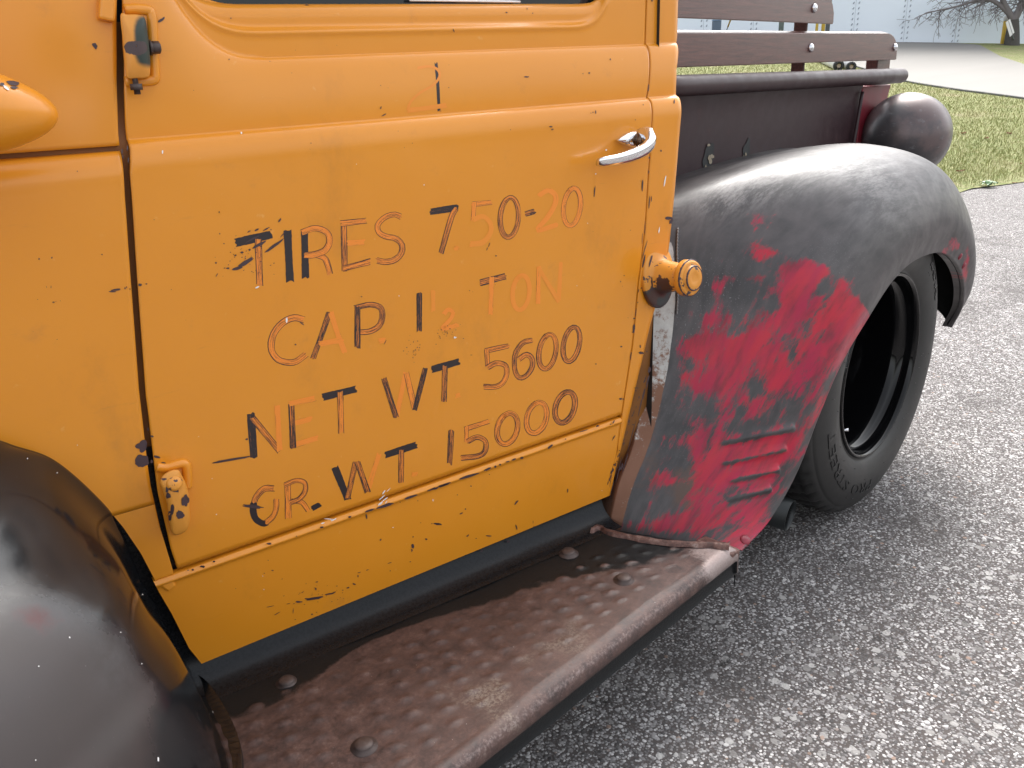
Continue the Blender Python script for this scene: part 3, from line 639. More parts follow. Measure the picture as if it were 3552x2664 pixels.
wall_quad('cab_rear_wall', [cp(.16, .03, .35), cp(.16, 1.5, .35), cp(.16, 1.5, 1.62), cp(.16, .03, 1.62)], TRIM)
wall_quad('cab_far_wall', [cp(-.9, 1.3, .35), cp(.16, 1.5, .35), cp(.16, 1.5, 1.62), cp(-.9, 1.3, 1.62)], TRIM)
wall_quad('cab_front_wall', [cp(-.85, .06, .35), cp(-.85, 1.3, .35), cp(-.85, 1.3, 1.62), cp(-.85, .06, 1.62)], TRIM)
place('cab_roof', box('cab_roof', (.25, 1.0, 1.60), (1.5, 2.3, 1.66), .02), YEL, TR)
wall_quad('cab_floor', [cp(-.9, .05, .36), cp(.16, .05, .36), cp(.16, 1.5, .36), cp(-.9, 1.3, .36)], TRIM)
# window glass and a thin near-white strip along its foot
S, Z = np.meshgrid(np.linspace(-.70, .075, 40), np.linspace(1.235, 1.42, 8), indexing='ij')
G_ = NT('window_glass'); G_.b.inputs['Roughness'].default_value = .03; GLASS = G_.fin((.010, .012, .015), .04, 0, .5)
place('window_glass', grid_mesh('window_glass', cab_pt(S, np.full_like(Z, 1.0), -.075)*[1, 1, 0]+np.stack([0*Z, 0*Z, Z], -1), flip=True), GLASS, TR)
sa, za = on_cab(np.array([1362., 1738.]), np.array([12.5, 17.]), -.06)
ch = lin([cab_pt(sa[0], 1.0, -.066)*[1, 1, 0]+[0, 0, za[0]], cab_pt(sa[1], 1.0, -.066)*[1, 1, 0]+[0, 0, za[1]]], 10)
place('window_foot_strip', tube('window_foot_strip', ch, .0018, 8), simple('pale_strip', (.85, .85, .85), .3, 0), TR)

# ---------------------------------------------------------------- hand lettering: every stroke a brush ribbon lying on the door skin
def letters():
    Zm = {'A': (700, 650), 'B': (1500, 600), 'C': (700, 1250), 'D': (1500, 1250), 'E': (900, 0)}; k = .4069
    def oval(cx, cy, rx, ry, tilt=.12, a0=-2.2, a1=4.3): 
        return [(cx+rx*math.cos(t)+tilt*ry*-math.sin(t)*1.0, cy+ry*math.sin(t)) for t in np.linspace(a0, a1, 15)]
    W = [
     ('A', [([(288, 472), (590, 402)], 72, .72, 0), ([(478, 440), (492, 828)], 58, .30, 0), ([(728, 370), (750, 802)], 66, 1.05, 0),
       ([(872, 358), (882, 768)], 60, .66, 0), ([(850, 385), (960, 348), (1060, 380), (1088, 455), (1050, 535), (960, 572), (880, 580)], 54, .24, 1), ([(950, 570), (1040, 600), (1072, 660), (1092, 738)], 50, .24, 1),
       ([(1208, 300), (1216, 706)], 52, .36, 0), ([(1185, 308), (1395, 284)], 50, .26, 0), ([(1240, 476), (1382, 466)], 46, .14, 0), ([(1200, 692), (1432, 632)], 52, .34, 0),
       ([(1698, 252), (1640, 230), (1560, 255), (1498, 320), (1510, 385), (1570, 420), (1650, 435), (1705, 490), (1698, 565), (1640, 620), (1560, 636), (1490, 622)], 50, .26, 1),
       ([(1950, 208), (2182, 172)], 56, .62, 0), ([(2168, 178), (2125, 260), (2040, 555)], 46, .34, 1)]),
     ('B', [([(190, 640), (220, 640)], 40, .06, 0), ([(338, 268), (505, 250)], 44, .20, 0), ([(356, 255), (346, 400)], 38, .18, 0), ([(345, 398), (430, 372), (492, 430), (492, 510), (430, 590), (325, 606)], 44, .03, 1),
       (oval(655, 378, 78, 170, .06), 42, .30, 1), ([(795, 350), (872, 326)], 46, .42, 0),
       ([(905, 195), (980, 150), (1045, 185), (1045, 265), (980, 380), (895, 488), (1065, 440)], 42, .12, 1), (oval(1190, 290, 72, 160, .10), 42, .20, 1)]),
     ('A', [([(868, 1128), (780, 1112), (680, 1160), (605, 1260), (590, 1380), (640, 1462), (720, 1492), (800, 1486), (885, 1425)], 56, .24, 1),
       ([(1086, 1065), (1030, 1230), (945, 1462)], 46, .40, 1), ([(1098, 1068), (1150, 1230), (1216, 1405)], 46, .12, 1), ([(1000, 1335), (1195, 1300)], 46, .14, 0),
       ([(1325, 1018), (1325, 1362)], 50, .46, 0), ([(1305, 1028), (1430, 1000), (1520, 1025), (1538, 1100), (1510, 1180), (1430, 1228), (1330, 1236)], 48, .36, 1), ([(1512, 1310), (1558, 1300)], 44, .12, 0),
       ([(1853, 903), (1853, 1228)], 46, .52, 0), ([(1970, 885), (1972, 1050)], 36, .02, 0), ([(2058, 1085), (2098, 1042), (2138, 1065), (2120, 1120), (2050, 1205), (2180, 1170)], 36, .13, 1)]),
     ('B', [([(403, 938), (622, 880)], 56, .36, 0), ([(506, 890), (495, 1205)], 40, .16, 0), (oval(755, 1020, 72, 148, .08), 40, .07, 1), ([(906, 800), (900, 1112)], 36, .16, 0), ([(906, 810), (1075, 1092)], 36, .02, 0), ([(1095, 768), (1077, 1092)], 34, .06, 0)]),
     ('C', [([(415, 452), (442, 832)], 66, .62, 0), ([(428, 490), (660, 772)], 54, .36, 0), ([(640, 388), (662, 770)], 48, .14, 0), ([(760, 368), (776, 748)], 52, .46, 0), ([(745, 370), (962, 325)], 46, .16, 0), ([(770, 540), (932, 498)], 44, .14, 0), ([(760, 732), (982, 662)], 46, .16, 0),
       ([(1028, 315), (1312, 245)], 60, .74, 0), ([(1178, 270), (1186, 612)], 50, .26, 0), ([(1552, 158), (1655, 485)], 46, .44, 0), ([(1735, 108), (1660, 482)], 40, .14, 0), ([(1742, 108), (1812, 405)], 48, .22, 0), ([(1905, 68), (1815, 418)], 42, .52, 0),
       ([(1960, 78), (2192, 10)], 58, .80, 0), ([(2072, 50), (2064, 345)], 46, .36, 0), ([(2165, 305), (2195, 295)], 38, .08, 0)]),
     ('D', [([(455, -82), (652, -124)], 44, .32, 0), ([(462, -86), (470, 52)], 40, .26, 0), ([(468, 62), (540, 25), (620, 42), (632, 115), (600, 188), (540, 224), (440, 224)], 46, .32, 1),
       ([(850, -172), (768, -148), (705, -50), (702, 80), (740, 148), (800, 130), (848, 60), (848, -15), (800, -50), (735, -8)], 44, .34, 1), (oval(980, -75, 72, 148, .14), 42, .32, 1), (oval(1185, -137, 68, 148, .16), 42, .36, 1)]),
     ('C', [([(614, 1092), (530, 1096), (462, 1165), (438, 1230)], 52, .34, 1), ([(440, 1215), (436, 1290), (460, 1355), (520, 1392), (560, 1378)], 56, .98, 1), ([(545, 1385), (605, 1330), (632, 1260), (632, 1190)], 48, .24, 1),
       ([(728, 1048), (736, 1342)], 54, .24, 0), ([(706, 1062), (800, 1025), (872, 1042), (880, 1110), (830, 1180), (750, 1214)], 42, .30, 1), ([(765, 1200), (850, 1212), (905, 1282)], 42, .26, 1), ([(942, 1262), (1002, 1230)], 44, .72, 0),
       ([(1132, 912), (1242, 1185)], 60, .98, 0), ([(1310, 868), (1240, 1175)], 46, .36, 0), ([(1324, 868), (1412, 1122)], 50, .38, 0), ([(1510, 798), (1420, 1092)], 42, .16, 0),
       ([(1562, 808), (1826, 722)], 56, .70, 0), ([(1700, 765), (1696, 1035)], 46, .36, 0), ([(1790, 975), (1835, 965)], 38, .10, 0)]),
     ('D', [([(160, 598), (145, 880)], 48, .42, 0), ([(272, 588), (482, 520)], 42, .24, 0), ([(290, 568), (288, 692)], 36, .22, 0), ([(298, 692), (380, 655), (450, 690), (448, 770), (390, 815), (245, 832)], 46, .34, 1),
       (oval(638, 582, 86, 132, .16), 46, .28, 1), (oval(888, 490, 84, 132, .18), 46, .24, 1), (oval(1130, 400, 82, 132, .20), 48, .36, 1)]),
     ('E', [([(1505, 540), (1516, 660), (1524, 800), (1530, 945)], 26, .92, 1), ([(1350, 578), (1440, 566), (1515, 590), (1535, 650), (1480, 725), (1370, 790), (1290, 865), (1262, 935)], 22, .03, 1), ([(1262, 940), (1420, 922), (1590, 898)], 40, .01, 1)])]
    mods = [0, 1, 2, 3, 4, 5, 6, 7, 8]
    for wi, (zm, strokes) in enumerate(W):
        rib = []
        for si, (pts, wd, d, curved) in enumerate(strokes):
            p = np.array([(Zm[zm][0]+k*x, Zm[zm][1]+k*y) for x, y in pts]); n = 26 if curved else 20
            p = crom(p, n) if (curved and len(p) > 2) else lin(p, n)
            T = np.gradient(p, axis=0); T /= np.linalg.norm(T, axis=1)[:, None]; Nn = np.stack([-T[:, 1], T[:, 0]], 1)
            m = 5; ac = np.linspace(-1, 1, m); wv = wd*k*.5*(1+.05*np.sin(np.linspace(0, 5, n)+si)+rng.normal(0, .02, n))
            G = p[:, None]+Nn[:, None]*ac[None, :, None]*wv[:, None, None]
            G[0] += T[0]*rng.uniform(-5, 3, (m, 1)); G[-1] += T[-1]*rng.uniform(-3, 6, (m, 1))   # ragged stroke ends
            s, z = on_cab(G[..., 0], G[..., 1], .0003); Pm = cab_pt(s, z, .00022+.00007*(si % 5))
            Ln = np.r_[0, np.cumsum(np.linalg.norm(np.diff(Pm[:, 2], axis=0), axis=1))]
            rib.append(dict(p=p, V=Pm.reshape(-1, 3), uv=np.stack([np.repeat(Ln[:, None], m, 1), np.repeat(ac[None], n, 0)], -1).reshape(-1, 2), d=np.full(n*m, d+(.09 if .18 <= d < .9 else 0)), s=np.full(n*m, wi*13.1+si*3.7), Q=grid_quads(n, m), g=si))
        # strokes that touch make one character
        for a in rib:
            for b in rib:
                if a is not b and np.min(np.linalg.norm(a['p'][:, None]-b['p'][None], axis=-1)) < 17:
                    ga, gb = a['g'], b['g']
                    for c in rib:
                        if c['g'] == gb: c['g'] = ga
        for g in sorted(set(r['g'] for r in rib)):
            rs = [r for r in rib if r['g'] == g]; base = 0; Q = []
            for r in rs: Q.append(r['Q']+base); base += len(r['V'])
            me = mk_mesh('painted_character', np.vstack([r['V'] for r in rs]), np.vstack(Q), uv=np.vstack([r['uv'] for r in rs]), attrs={'dark': np.concatenate([r['d'] for r in rs]), 'seed': np.concatenate([r['s'] for r in rs])})
            place('painted_character', me, STROKE, door)
letters()

# ---------------------------------------------------------------- chips and scratches in the yellow paint (thin flakes of exposed primer)
def chips():
    k = .4069; O = {'1': (0, 0), '2': (900, 0), '3': (1800, 0), '5': (0, 675), 'A': (700, 650), 'B': (1500, 600), 'C': (700, 1250), 'D': (1500, 1250), 'L': (0, 1400), 'S': (700, 1900)}
    L = [('1', 1372, 170, 62, 24, -38), ('1', 1278, 182, 12, 20, 0), ('1', 805, 390, 52, 36, 55), ('1', 1965, 155, 12, 10, 0), ('1', 1950, 506, 9, 12, 0), ('1', 1082, 1262, 12, 44, 0), ('1', 1036, 1290, 10, 50, 0), ('1', 1044, 1335, 9, 30, 0), ('1', 1090, 1365, 12, 40, 0), ('1', 655, 1460, 9, 9, 0), ('1', 1648, 770, 6, 6, 0),
      ('2', 402, 42, 30, 8, 5), ('2', 1033, 918, 8, 28, 10), ('2', 1060, 980, 44, 9, -30), ('2', 1032, 728, 7, 7, 0), ('2', 1613, 747, 8, 8, 0), ('2', 437, 1220, 8, 8, 0), ('2', 2106, 106, 18, 10, 20), ('2', 1545, 947, 9, 6, 0), ('2', 2140, 1106, 7, 8, 0), ('2', 1655, 260, 8, 30, -25),
      ('3', 65, 655, 38, 11, -5), ('3', 600, 622, 16, 14, 0), ('3', 546, 628, 8, 8, 0), ('3', 780, 506, 12, 14, 0), ('3', 655, 955, 10, 26, -5), ('3', 632, 957, 9, 11, 0), ('3', 614, 964, 9, 6, -30), ('3', 272, 1080, 34, 9, -4), ('3', 286, 1103, 22, 9, -10), ('3', 1060, 893, 9, 9, 0), ('3', 1325, 865, 10, 38, 5), ('3', 1106, 750, 8, 56, 4), ('3', 1212, 1285, 13, 18, 0), ('3', 1113, 1345, 11, 20, 0), ('3', 1108, 1465, 8, 24, 0), ('3', 1052, 1580, 9, 88, 3), ('3', 1035, 1543, 6, 6, 0), ('3', 646, 1625, 7, 62, 5), ('3', 118, 112, 7, 12, 0), ('3', 70, 74, 8, 14, 0), ('3', 993, 1022, 8, 8, 0), ('3', 1135, 6, 12, 18, 0),
      ('5', 985, 812, 70, 18, -8), ('5', 955, 828, 60, 12, 0), ('5', 1062, 800, 12, 18, -20), ('5', 1104, 805, 12, 12, 0), ('5', 1075, 790, 10, 14, 0), ('5', 1190, 770, 36, 20, -10), ('5', 1245, 762, 18, 10, 0), ('5', 328, 549, 14, 16, 0), ('5', 437, 538, 12, 16, 20), ('5', 865, 511, 14, 11, 0), ('5', 452, 918, 20, 11, 0), ('5', 472, 911, 8, 5, 0), ('5', 392, 788, 4, 18, -5), ('5', 430, 788, 5, 22, 3), ('5', 1310, 215, 8, 7, 0), ('5', 1457, 810, 7, 7, 0), ('5', 1866, 150, 8, 16, 0), ('5', 482, 1235, 14, 4, -20), ('5', 316, 895, 9, 5, 0),
      ('A', 372, 640, 150, 34, -32), ('A', 300, 690, 90, 26, -20), ('A', 615, 498, 200, 22, -36), ('A', 485, 490, 120, 24, -28), ('A', 430, 440, 150, 12, -27), ('A', 662, 280, 40, 14, -52), ('A', 466, 362, 40, 14, -25), ('A', 548, 355, 60, 11, -30), ('A', 400, 376, 28, 10, -25), ('A', 690, 400, 60, 8, -50), ('A', 220, 690, 24, 16, 0), ('A', 125, 748, 36, 6, -60), ('A', 145, 212, 9, 16, 0), ('A', 150, 395, 12, 10, -30), ('A', 186, 480, 12, 9, 0), ('A', 118, 644, 18, 14, -30), ('A', 340, 555, 26, 16, 0), ('A', 405, 533, 18, 18, -40), ('A', 284, 580, 16, 18, 0), ('A', 852, 1162, 38, 10, 32), ('A', 797, 1341, 14, 14, 0), ('A', 1360, 932, 12, 9, 0), ('A', 1562, 1320, 5, 44, 30),
      ('B', 542, 706, 14, 11, 0), ('B', 484, 612, 6, 40, 18), ('B', 466, 648, 6, 26, 20), ('B', 2018, 385, 60, 26, 8), ('B', 2036, 412, 26, 44, 20), ('B', 1383, 155, 9, 84, 5), ('B', 1378, 196, 7, 16, 0), ('B', 1792, 105, 10, 96, 3), ('B', 1850, 250, 8, 104, 4), ('B', 1868, 220, 6, 50, 0), ('B', 1818, 625, 6, 100, 18), ('B', 1800, 690, 6, 90, 16), ('B', 1802, 755, 15, 110, 10), ('B', 1790, 560, 4, 90, 2), ('B', 1812, 470, 4, 120, 2), ('B', 1718, 1325, 18, 74, 6), ('B', 1720, 1240, 20, 10, 0), ('B', 1712, 1357, 26, 8, 0), ('B', 1780, 1533, 42, 20, 8), ('B', 1828, 1522, 10, 14, 0), ('B', 1772, 1478, 10, 26, 0), ('B', 1610, 1480, 20, 12, -20), ('B', 1782, 981, 10, 12, 0), ('B', 1751, 1104, 8, 12, 0), ('B', 1758, 1003, 6, 30, 8), ('B', 1735, 1190, 5, 60, 5), ('B', 1692, 1560, 6, 70, 8), ('B', 1394, 1628, 12, 10, 0), ('B', 316, 1003, 8, 8, 0), ('B', 1605, 926, 8, 12, 0), ('B', 1635, 875, 10, 8, 0), ('B', 264, 1412, 10, 6, 0), ('B', 30, 1460, 9, 6, 0), ('B', 330, 1552, 18, 4, 0),
      ('C', 255, 846, 340, 19, -9.5), ('C', 150, 866, 130, 15, -10), ('C', 432, 1247, 186, 26, 7), ('C', 1402, 1330, 12, 44, -8), ('C', 2010, 1395, 60, 16, 8), ('C', 1960, 1392, 10, 8, 0), ('C', 1798, 1585, 22, 38, 0), ('C', 1790, 1620, 12, 22, 0), ('C', 1912, 1525, 20, 14, 30), ('C', 1523, 1530, 10, 22, 25), ('C', 1800, 1505, 8, 14, 30), ('C', 1865, 1385, 8, 6, 0), ('C', 376, 674, 14, 14, 0), ('C', 1260, 1335, 26, 16, -20), ('C', 1020, 1424, 28, 16, -10), ('C', 572, 1564, 34, 18, 0), ('C', 805, 1500, 8, 10, 0), ('C', 1430, 1280, 90, 16, -18), ('C', 1560, 1240, 150, 22, -18), ('C', 1780, 1165, 120, 18, -19), ('C', 1960, 1100, 90, 12, -20), ('C', 2070, 1060, 110, 16, -20), ('C', 1840, 1198, 9, 7, 0), ('C', 1690, 1210, 9, 7, 0),
      ('D', 310, 988, 170, 20, -17), ('D', 90, 1066, 110, 18, -18), ('D', 20, 1092, 60, 18, -15), ('D', 470, 928, 60, 18, -24), ('D', 535, 906, 20, 20, 0), ('D', 576, 889, 18, 16, 0), ('D', 640, 864, 34, 10, -20), ('D', 694, 845, 36, 14, -18), ('D', 762, 832, 26, 20, -20), ('D', 1005, 735, 52, 18, -42), ('D', 1135, 672, 10, 12, 0), ('D', 1408, 560, 26, 14, -18), ('D', 1290, 600, 80, 7, -17), ('D', 1605, 328, 24, 16, 0), ('D', 1628, 330, 14, 12, 0), ('D', 1740, 235, 40, 7, 0), ('D', 1735, 259, 12, 10, 0), ('D', 1590, 930, 8, 200, 13), ('D', 1640, 890, 8, 230, 16), ('D', 1612, 910, 22, 60, 14), ('D', 1570, 930, 5, 120, 14), ('D', 1700, 640, 8, 240, 15), ('D', 1770, 400, 9, 160, 12), ('D', 1800, 290, 16, 90, 14), ('D', 1835, 180, 12, 120, 14), ('D', 1850, 80, 22, 50, 10), ('D', 1712, 548, 20, 10, 0), ('D', 1670, 525, 12, 8, 0), ('D', 1530, 1100, 6, 160, 14), ('D', 1525, 990, 4, 170, 8), ('D', 715, 1212, 50, 12, -52), ('D', 328, 1072, 14, 10, 0), ('D', 1153, 1110, 9, 34, 4), ('D', 716, 1422, 10, 40, -12), ('D', 480, 1497, 50, 9, 3), ('D', 300, 1495, 26, 11, -40), ('D', 742, 1487, 14, 10, 0), ('D', 645, 1545, 28, 12, -10), ('D', 245, 1305, 30, 10, -26), ('D', 281, 1268, 12, 12, 0), ('D', 45, 1395, 62, 13, 12), ('D', 858, 1378, 4, 26, 0), ('D', 866, 1418, 8, 8, 0), ('D', 1545, 525, 10, 34, 25), ('D', 1520, 545, 14, 8, 0), ('D', 1545, 660, 8, 50, 30), ('D', 485, 973, 8, 8, 0), ('D', 212, 1147, 10, 7, -40), ('D', 372, 1519, 14, 6, -20), ('D', 420, 1625, 30, 8, -25),
      ('L', 1206, 362, 84, 100, 70), ('L', 1205, 490, 100, 120, 80), ('L', 1292, 280, 24, 18, 0), ('L', 1335, 456, 54, 20, 15), ('L', 1395, 510, 40, 20, 12), ('L', 1290, 495, 22, 26, 0), ('L', 1258, 218, 10, 30, 0), ('L', 1720, 1390, 34, 16, 10), ('L', 1640, 1418, 22, 14, 0), ('L', 1600, 1422, 16, 8, -15), ('L', 1822, 1348, 18, 9, -10), ('L', 2105, 303, 12, 16, 0),
      ('S', 960, 432, 140, 22, -9), ('S', 905, 438, 50, 14, 10), ('S', 825, 462, 56, 14, 0), ('S', 1085, 395, 70, 12, -8), ('S', 1120, 385, 40, 10, -20), ('S', 1245, 342, 24, 11, -20), ('S', 1297, 310, 26, 12, 22), ('S', 1200, 362, 14, 7, 0), ('S', 1150, 327, 14, 6, 0), ('S', 1340, 212, 30, 5, -15), ('S', 1330, 242, 10, 20, 0), ('S', 640, 562, 56, 6, -28), ('S', 777, 540, 5, 44, 8), ('S', 580, 502, 60, 5, -12), ('S', 938, 568, 16, 12, 0), ('S', 795, 612, 8, 8, 0), ('S', 600, 195, 20, 9, 0), ('S', 563, 108, 8, 8, 0), ('S', 980, 292, 22, 7, -15), ('S', 970, 352, 12, 22, 0), ('S', 735, 478, 30, 5, -15), ('S', 1600, 130, 34, 6, -20), ('S', 1776, 120, 14, 8, -30), ('S', 1605, 198, 10, 8, 0), ('S', 1410, 190, 26, 5, -20), ('S', 530, 218, 12, 5, 0), ('S', 10, 163, 24, 18, 0), ('S', 100, 118, 22, 14, 0)]
    for _ in range(26): L.append(('A', 1810+rng.normal(0, 32), 1370+rng.normal(0, 45), rng.uniform(3, 12), rng.uniform(3, 8), rng.uniform(0, 180)))
    for _ in range(22): L.append(('A', 2070+rng.normal(0, 50), 1240+rng.normal(0, 26), rng.uniform(3, 11), rng.uniform(3, 8), 30))
    for _ in range(40): L.append(('A', 390+rng.normal(0, 120), 600+rng.normal(0, 90), rng.uniform(4, 16), rng.uniform(4, 9), -32))
    for _ in range(30): L.append(('S', 1000+rng.normal(0, 180), 400+rng.normal(0, 60)-.28*0, rng.uniform(4, 14), rng.uniform(3, 6), -12))
    for _ in range(40):
        t = rng.random(); L.append(('D', 1850-360*t+rng.normal(0, 6), 80+1000*t**1.05, rng.uniform(4, 9), rng.uniform(8, 34), 15))
    for _ in range(24): L.append((rng.choice(['3', 'B', 'D', 'S', '2', '5']), rng.uniform(60, 1800), rng.uniform(300, 1400), rng.uniform(3, 7), rng.uniform(3, 7), 0))
    Wt = [('1', 1382, 1295, 12, 30, 0), ('1', 2055, 1132, 16, 18, 0), ('3', 1245, 1545, 10, 94, 8), ('B', 1933, 488, 8, 56, 8), ('A', 470, 852, 30, 14, -20), ('A', 721, 1132, 15, 46, 3), ('A', 1680, 925, 8, 10, 0), ('A', 2158, 1280, 22, 16, 0), ('3', 744, 1278, 14, 12, 0), ('3', 655, 1482, 10, 12, 0), ('2', 1402, 1576, 9, 12, 0), ('2', 825, 1400, 6, 8, 0), ('C', 1550, 1125, 40, 10, -50), ('C', 1535, 1170, 60, 9, -40), ('C', 1560, 1185, 60, 8, -35), ('C', 1520, 1222, 50, 14, -40), ('C', 1590, 1105, 44, 5, -45), ('C', 1570, 1210, 30, 6, -50), ('C', 1090, 1354, 90, 7, 5), ('C', 1120, 1360, 50, 10, -25), ('C', 1030, 1388, 30, 10, -15), ('C', 1628, 1425, 14, 6, 0), ('C', 1970, 1192, 7, 20, 0), ('B', 1323, 428, 7, 8, 0), ('B', 1232, 961, 6, 7, 0), ('D', 1445, 1110, 6, 6, 0), ('L', 1842, 945, 9, 9, 0), ('L', 655, 355, 8, 8, 0), ('L', 1805, 640, 7, 7, 0), ('L', 1690, 282, 6, 6, 0), ('S', 517, 242, 8, 8, 0), ('S', 527, 356, 8, 8, 0)]
    for nm, lst, mat, nn in (('paint_chips', L, CHIP, .0009), ('white_specks', Wt, WHITE, .0011)):
        V, T = [], []; b = 0
        for (o, cx, cy, a, c, ang) in lst:
            m = 20 if max(a, c) > 20 else 8
            t = np.linspace(0, 2*np.pi, m, endpoint=False); j = 1+sum(rng.normal(0, .20/q)*np.cos(q*t+rng.uniform(0, 6.28)) for q in range(2, 7))+rng.normal(0, .06, m); th = math.radians(ang)
            X = a*.52*np.cos(t)*j; Y_ = c*.52*np.sin(t)*j
            x = np.r_[cx, cx+X*math.cos(th)-Y_*math.sin(th)]; y = np.r_[cy, cy+X*math.sin(th)+Y_*math.cos(th)]
            wf = w_cowl_low if (o in '15L' and (cx*k+O[o][0]) < np.interp(cy*k+O[o][1], [0, 500, 1350, 1978], [401, 410, 480, 598])) else w_door
            if o == '1' and wf is w_cowl_low and cy < 1190: wf = w_cowl_top
            s, z = on_cab(O[o][0]+k*x, O[o][1]+k*y, nn, wf)
            ex = nn+(.0046 if (SEAM-.018 < z[0]-SH*s[0] < SEAM-.002 and wf is w_door) else 0)
            if ex > nn: s, z = on_cab(O[o][0]+k*x, O[o][1]+k*y, ex, wf)
            V.append(cab_pt(s, z, ex, wf)); T += [(b, b+1+i, b+1+(i+1) % m) for i in range(m)]; b += m+1
        place(nm, mk_mesh(nm, np.vstack(V), None, T, smooth=True), mat, TR, kind='stuff')
chips()

# ---------------------------------------------------------------- hinges
def hp(x, y, extra): s, z = on_cab(np.array(float(x)), np.array(float(y)), extra); return cab_pt(s, z, extra)
def wf_box(name, q_out, eo, q_in, ei, width, seg=3):
    return hexa(name, [hp(*p, eo) for p in q_out]+[hp(*p, ei) for p in q_in], width, seg, True)
def hinge_leaf(name, outline, ex0, ex1, parent, green=False):
    """knuckle block: outline px list (closed), face bulged between ex0 (rim) and ex1 (middle)"""
    p = crom(np.array(outline, float), 48, True); c = p.mean(0); rings = []; gx, rx = [], []
    for f, e in ((1.0, -.012), (1.0, ex0*.86), (.985, ex0*.97), (.955, ex0), (.8, ex0+(ex1-ex0)*.5), (.5, ex0+(ex1-ex0)*.9), (.2, ex1), (.02, ex1)):
        q = c+(p-c)*f; s, z = on_cab(q[:, 0], q[:, 1], e); rings.append(cab_pt(s, z, e))
        yn = (q[:, 1]-p[:, 1].min())/np.ptp(p[:, 1]); xn = (q[:, 0]-p[:, 0].min())/np.ptp(p[:, 0])
        gx.append(np.exp(-((yn-.42)/.42)**4)*smooth(xn, .10, .80) if green else 0*yn); rx.append(np.exp(-((yn-.52)/.13)**2-((xn-.5)/.45)**4) if green else np.exp(-((yn-.5)/.3)**2)*.45*(rng.random(48) > .4))
    P = np.array(rings); return place(name, grid_mesh(name, P, attrs={'green': np.array(gx), 'rust': np.array(rx)}, cv=True), HINGE, parent)
h1 = hinge_leaf('upper_hinge', [(416, 52), (440, 50), (475, 50), (500, 62), (510, 110), (518, 180), (520, 240), (512, 268), (470, 272), (440, 270), (432, 225), (424, 140)], .020, .026, TR, True)
def bead_path(name, px, r, extra, parent=door):
    p = crom(np.array(px, float), 40); s, z = on_cab(p[:, 0], p[:, 1]); return place(name, tube(name, cab_pt(s, z, extra), r, 10), YEL, parent)
bead_path('hinge_surround', [(428, 34), (470, 32), (512, 36), (524, 52), (528, 100), (532, 200), (536, 262), (528, 278), (480, 282), (432, 284)], .0065, -.001)
c_ = hp(516, 165, .010); d3 = np.array([DD[0], DD[1], 0]); outw = np.array([-NN[0], -NN[1], 0])
nut = place('hinge_bolt', lathe('hinge_bolt', [(-.012, .004), (0, .004), (0, .0088), (.0025, .0088), (.0025, .0065), (.004, .0072), (.0115, .0072), (.0125, .006), (.0125, 0)], c_, d3, 6), STEEL, h1)
c_ = hp(466, 272, .014); place('hinge_nut', lathe('hinge_nut', [(0, .0035), (.006, .0035), (.006, .0075), (.013, .0075), (.013, .004), (.018, .004), (.018, 0)], c_, (0, 0, -1), 6), STEEL, h1)
# strap above, on the cowl edge
qs4 = [(346, -20), (402, -20), (400, 76), (342, 64)]
cs = [cab_pt(*on_cab(np.array(float(x)), np.array(float(y)), .014, w_cowl_top), .014, w_cowl_top) for x, y in qs4]
place('windshield_post_foot', hexa('windshield_post_foot', cs+[c-outw*.022 for c in cs], .003, 2), YEL, TR)
h2 = hinge_leaf('lower_hinge', [(553, 1668), (575, 1640), (612, 1629), (630, 1650), (650, 1700), (656, 1770), (655, 1815), (640, 1845), (602, 1855), (586, 1815), (578, 1750), (562, 1700)], .030, .036, TR)
h2['label'] = 'lower door hinge with chipped brown patches'
for poly_ex in (): pass
pl = [hp(552, 1650, .004), hp(578, 1700, .026), hp(594, 1800, .026), hp(596, 1850, .018), hp(566, 1790, .002)]
bead_path('hinge_surround', [(540, 1620), (575, 1622), (615, 1610), (636, 1608), (646, 1622), (648, 1660), (648, 1690)], .007, .0)
c_ = hp(603, 1676, .033); place('hinge_bolt', lathe('hinge_bolt', [(0, 0), (0, .011), (.003, .0105), (.005, .007), (.006, 0)], c_, outw+[0, 0, .35], 20), CHIPPY, h2)

# ---------------------------------------------------------------- door handle
hr = place('door_handle', None or mk_mesh('door_handle', *tube_np(np.array([hp(2222, 478, .010), hp(2236, 474, .022), hp(2249, 475, .034), hp(2255, 488, .040), hp(2250, 505, .043), hp(2234, 520, .044), hp(2210, 533, .044), hp(2180, 544, .044), hp(2150, 552, .043), hp(2118, 558, .042), hp(2092, 561, .041), hp(2074, 562, .040)]), np.array([.0160, .0170, .0170, .0165, .0162, .0155, .0145, .0135, .0125, .0115, .0105, .0075]), 16, True, (1.0, .66))), CHROME, door)
def escut():
    o = np.array([(2136, 487), (2152, 472), (2172, 460), (2195, 453), (2212, 453), (2224, 459), (2229, 468), (2225, 490), (2215, 508), (2195, 513), (2170, 507), (2148, 497)], float)
    p = crom(o, 60, True); c = np.array([2188., 483.]); rings = []
    for f, e in ((1.0, -.002), (1.0, .003), (.94, .007), (.75, .0125), (.5, .015), (.25, .0165), (.02, .017)):
        q = c+(p-c)*f; s, z = on_cab(q[:, 0], q[:, 1], e); rings.append(cab_pt(s, z, e))
    return place('escutcheon', grid_mesh('escutcheon', np.array(rings), cv=True), CHROME, hr)
escut()
c_ = hp(2175, 489, .0125); place('screw', lathe('screw', [(0, 0), (0, .0062), (.003, .0058), (.0045, .003), (.005, 0)], c_, outw+[0, 0, -.1], 20), GALV, hr)
c_ = hp(2214, 486, .012); place('spindle', lathe('spindle', [(0, 0), (0, .0135), (.010, .0135), (.012, .010)], c_, outw+d3*.4, 24), simple('spindle_dark', (.12, .075, .05), .25, .8), hr)

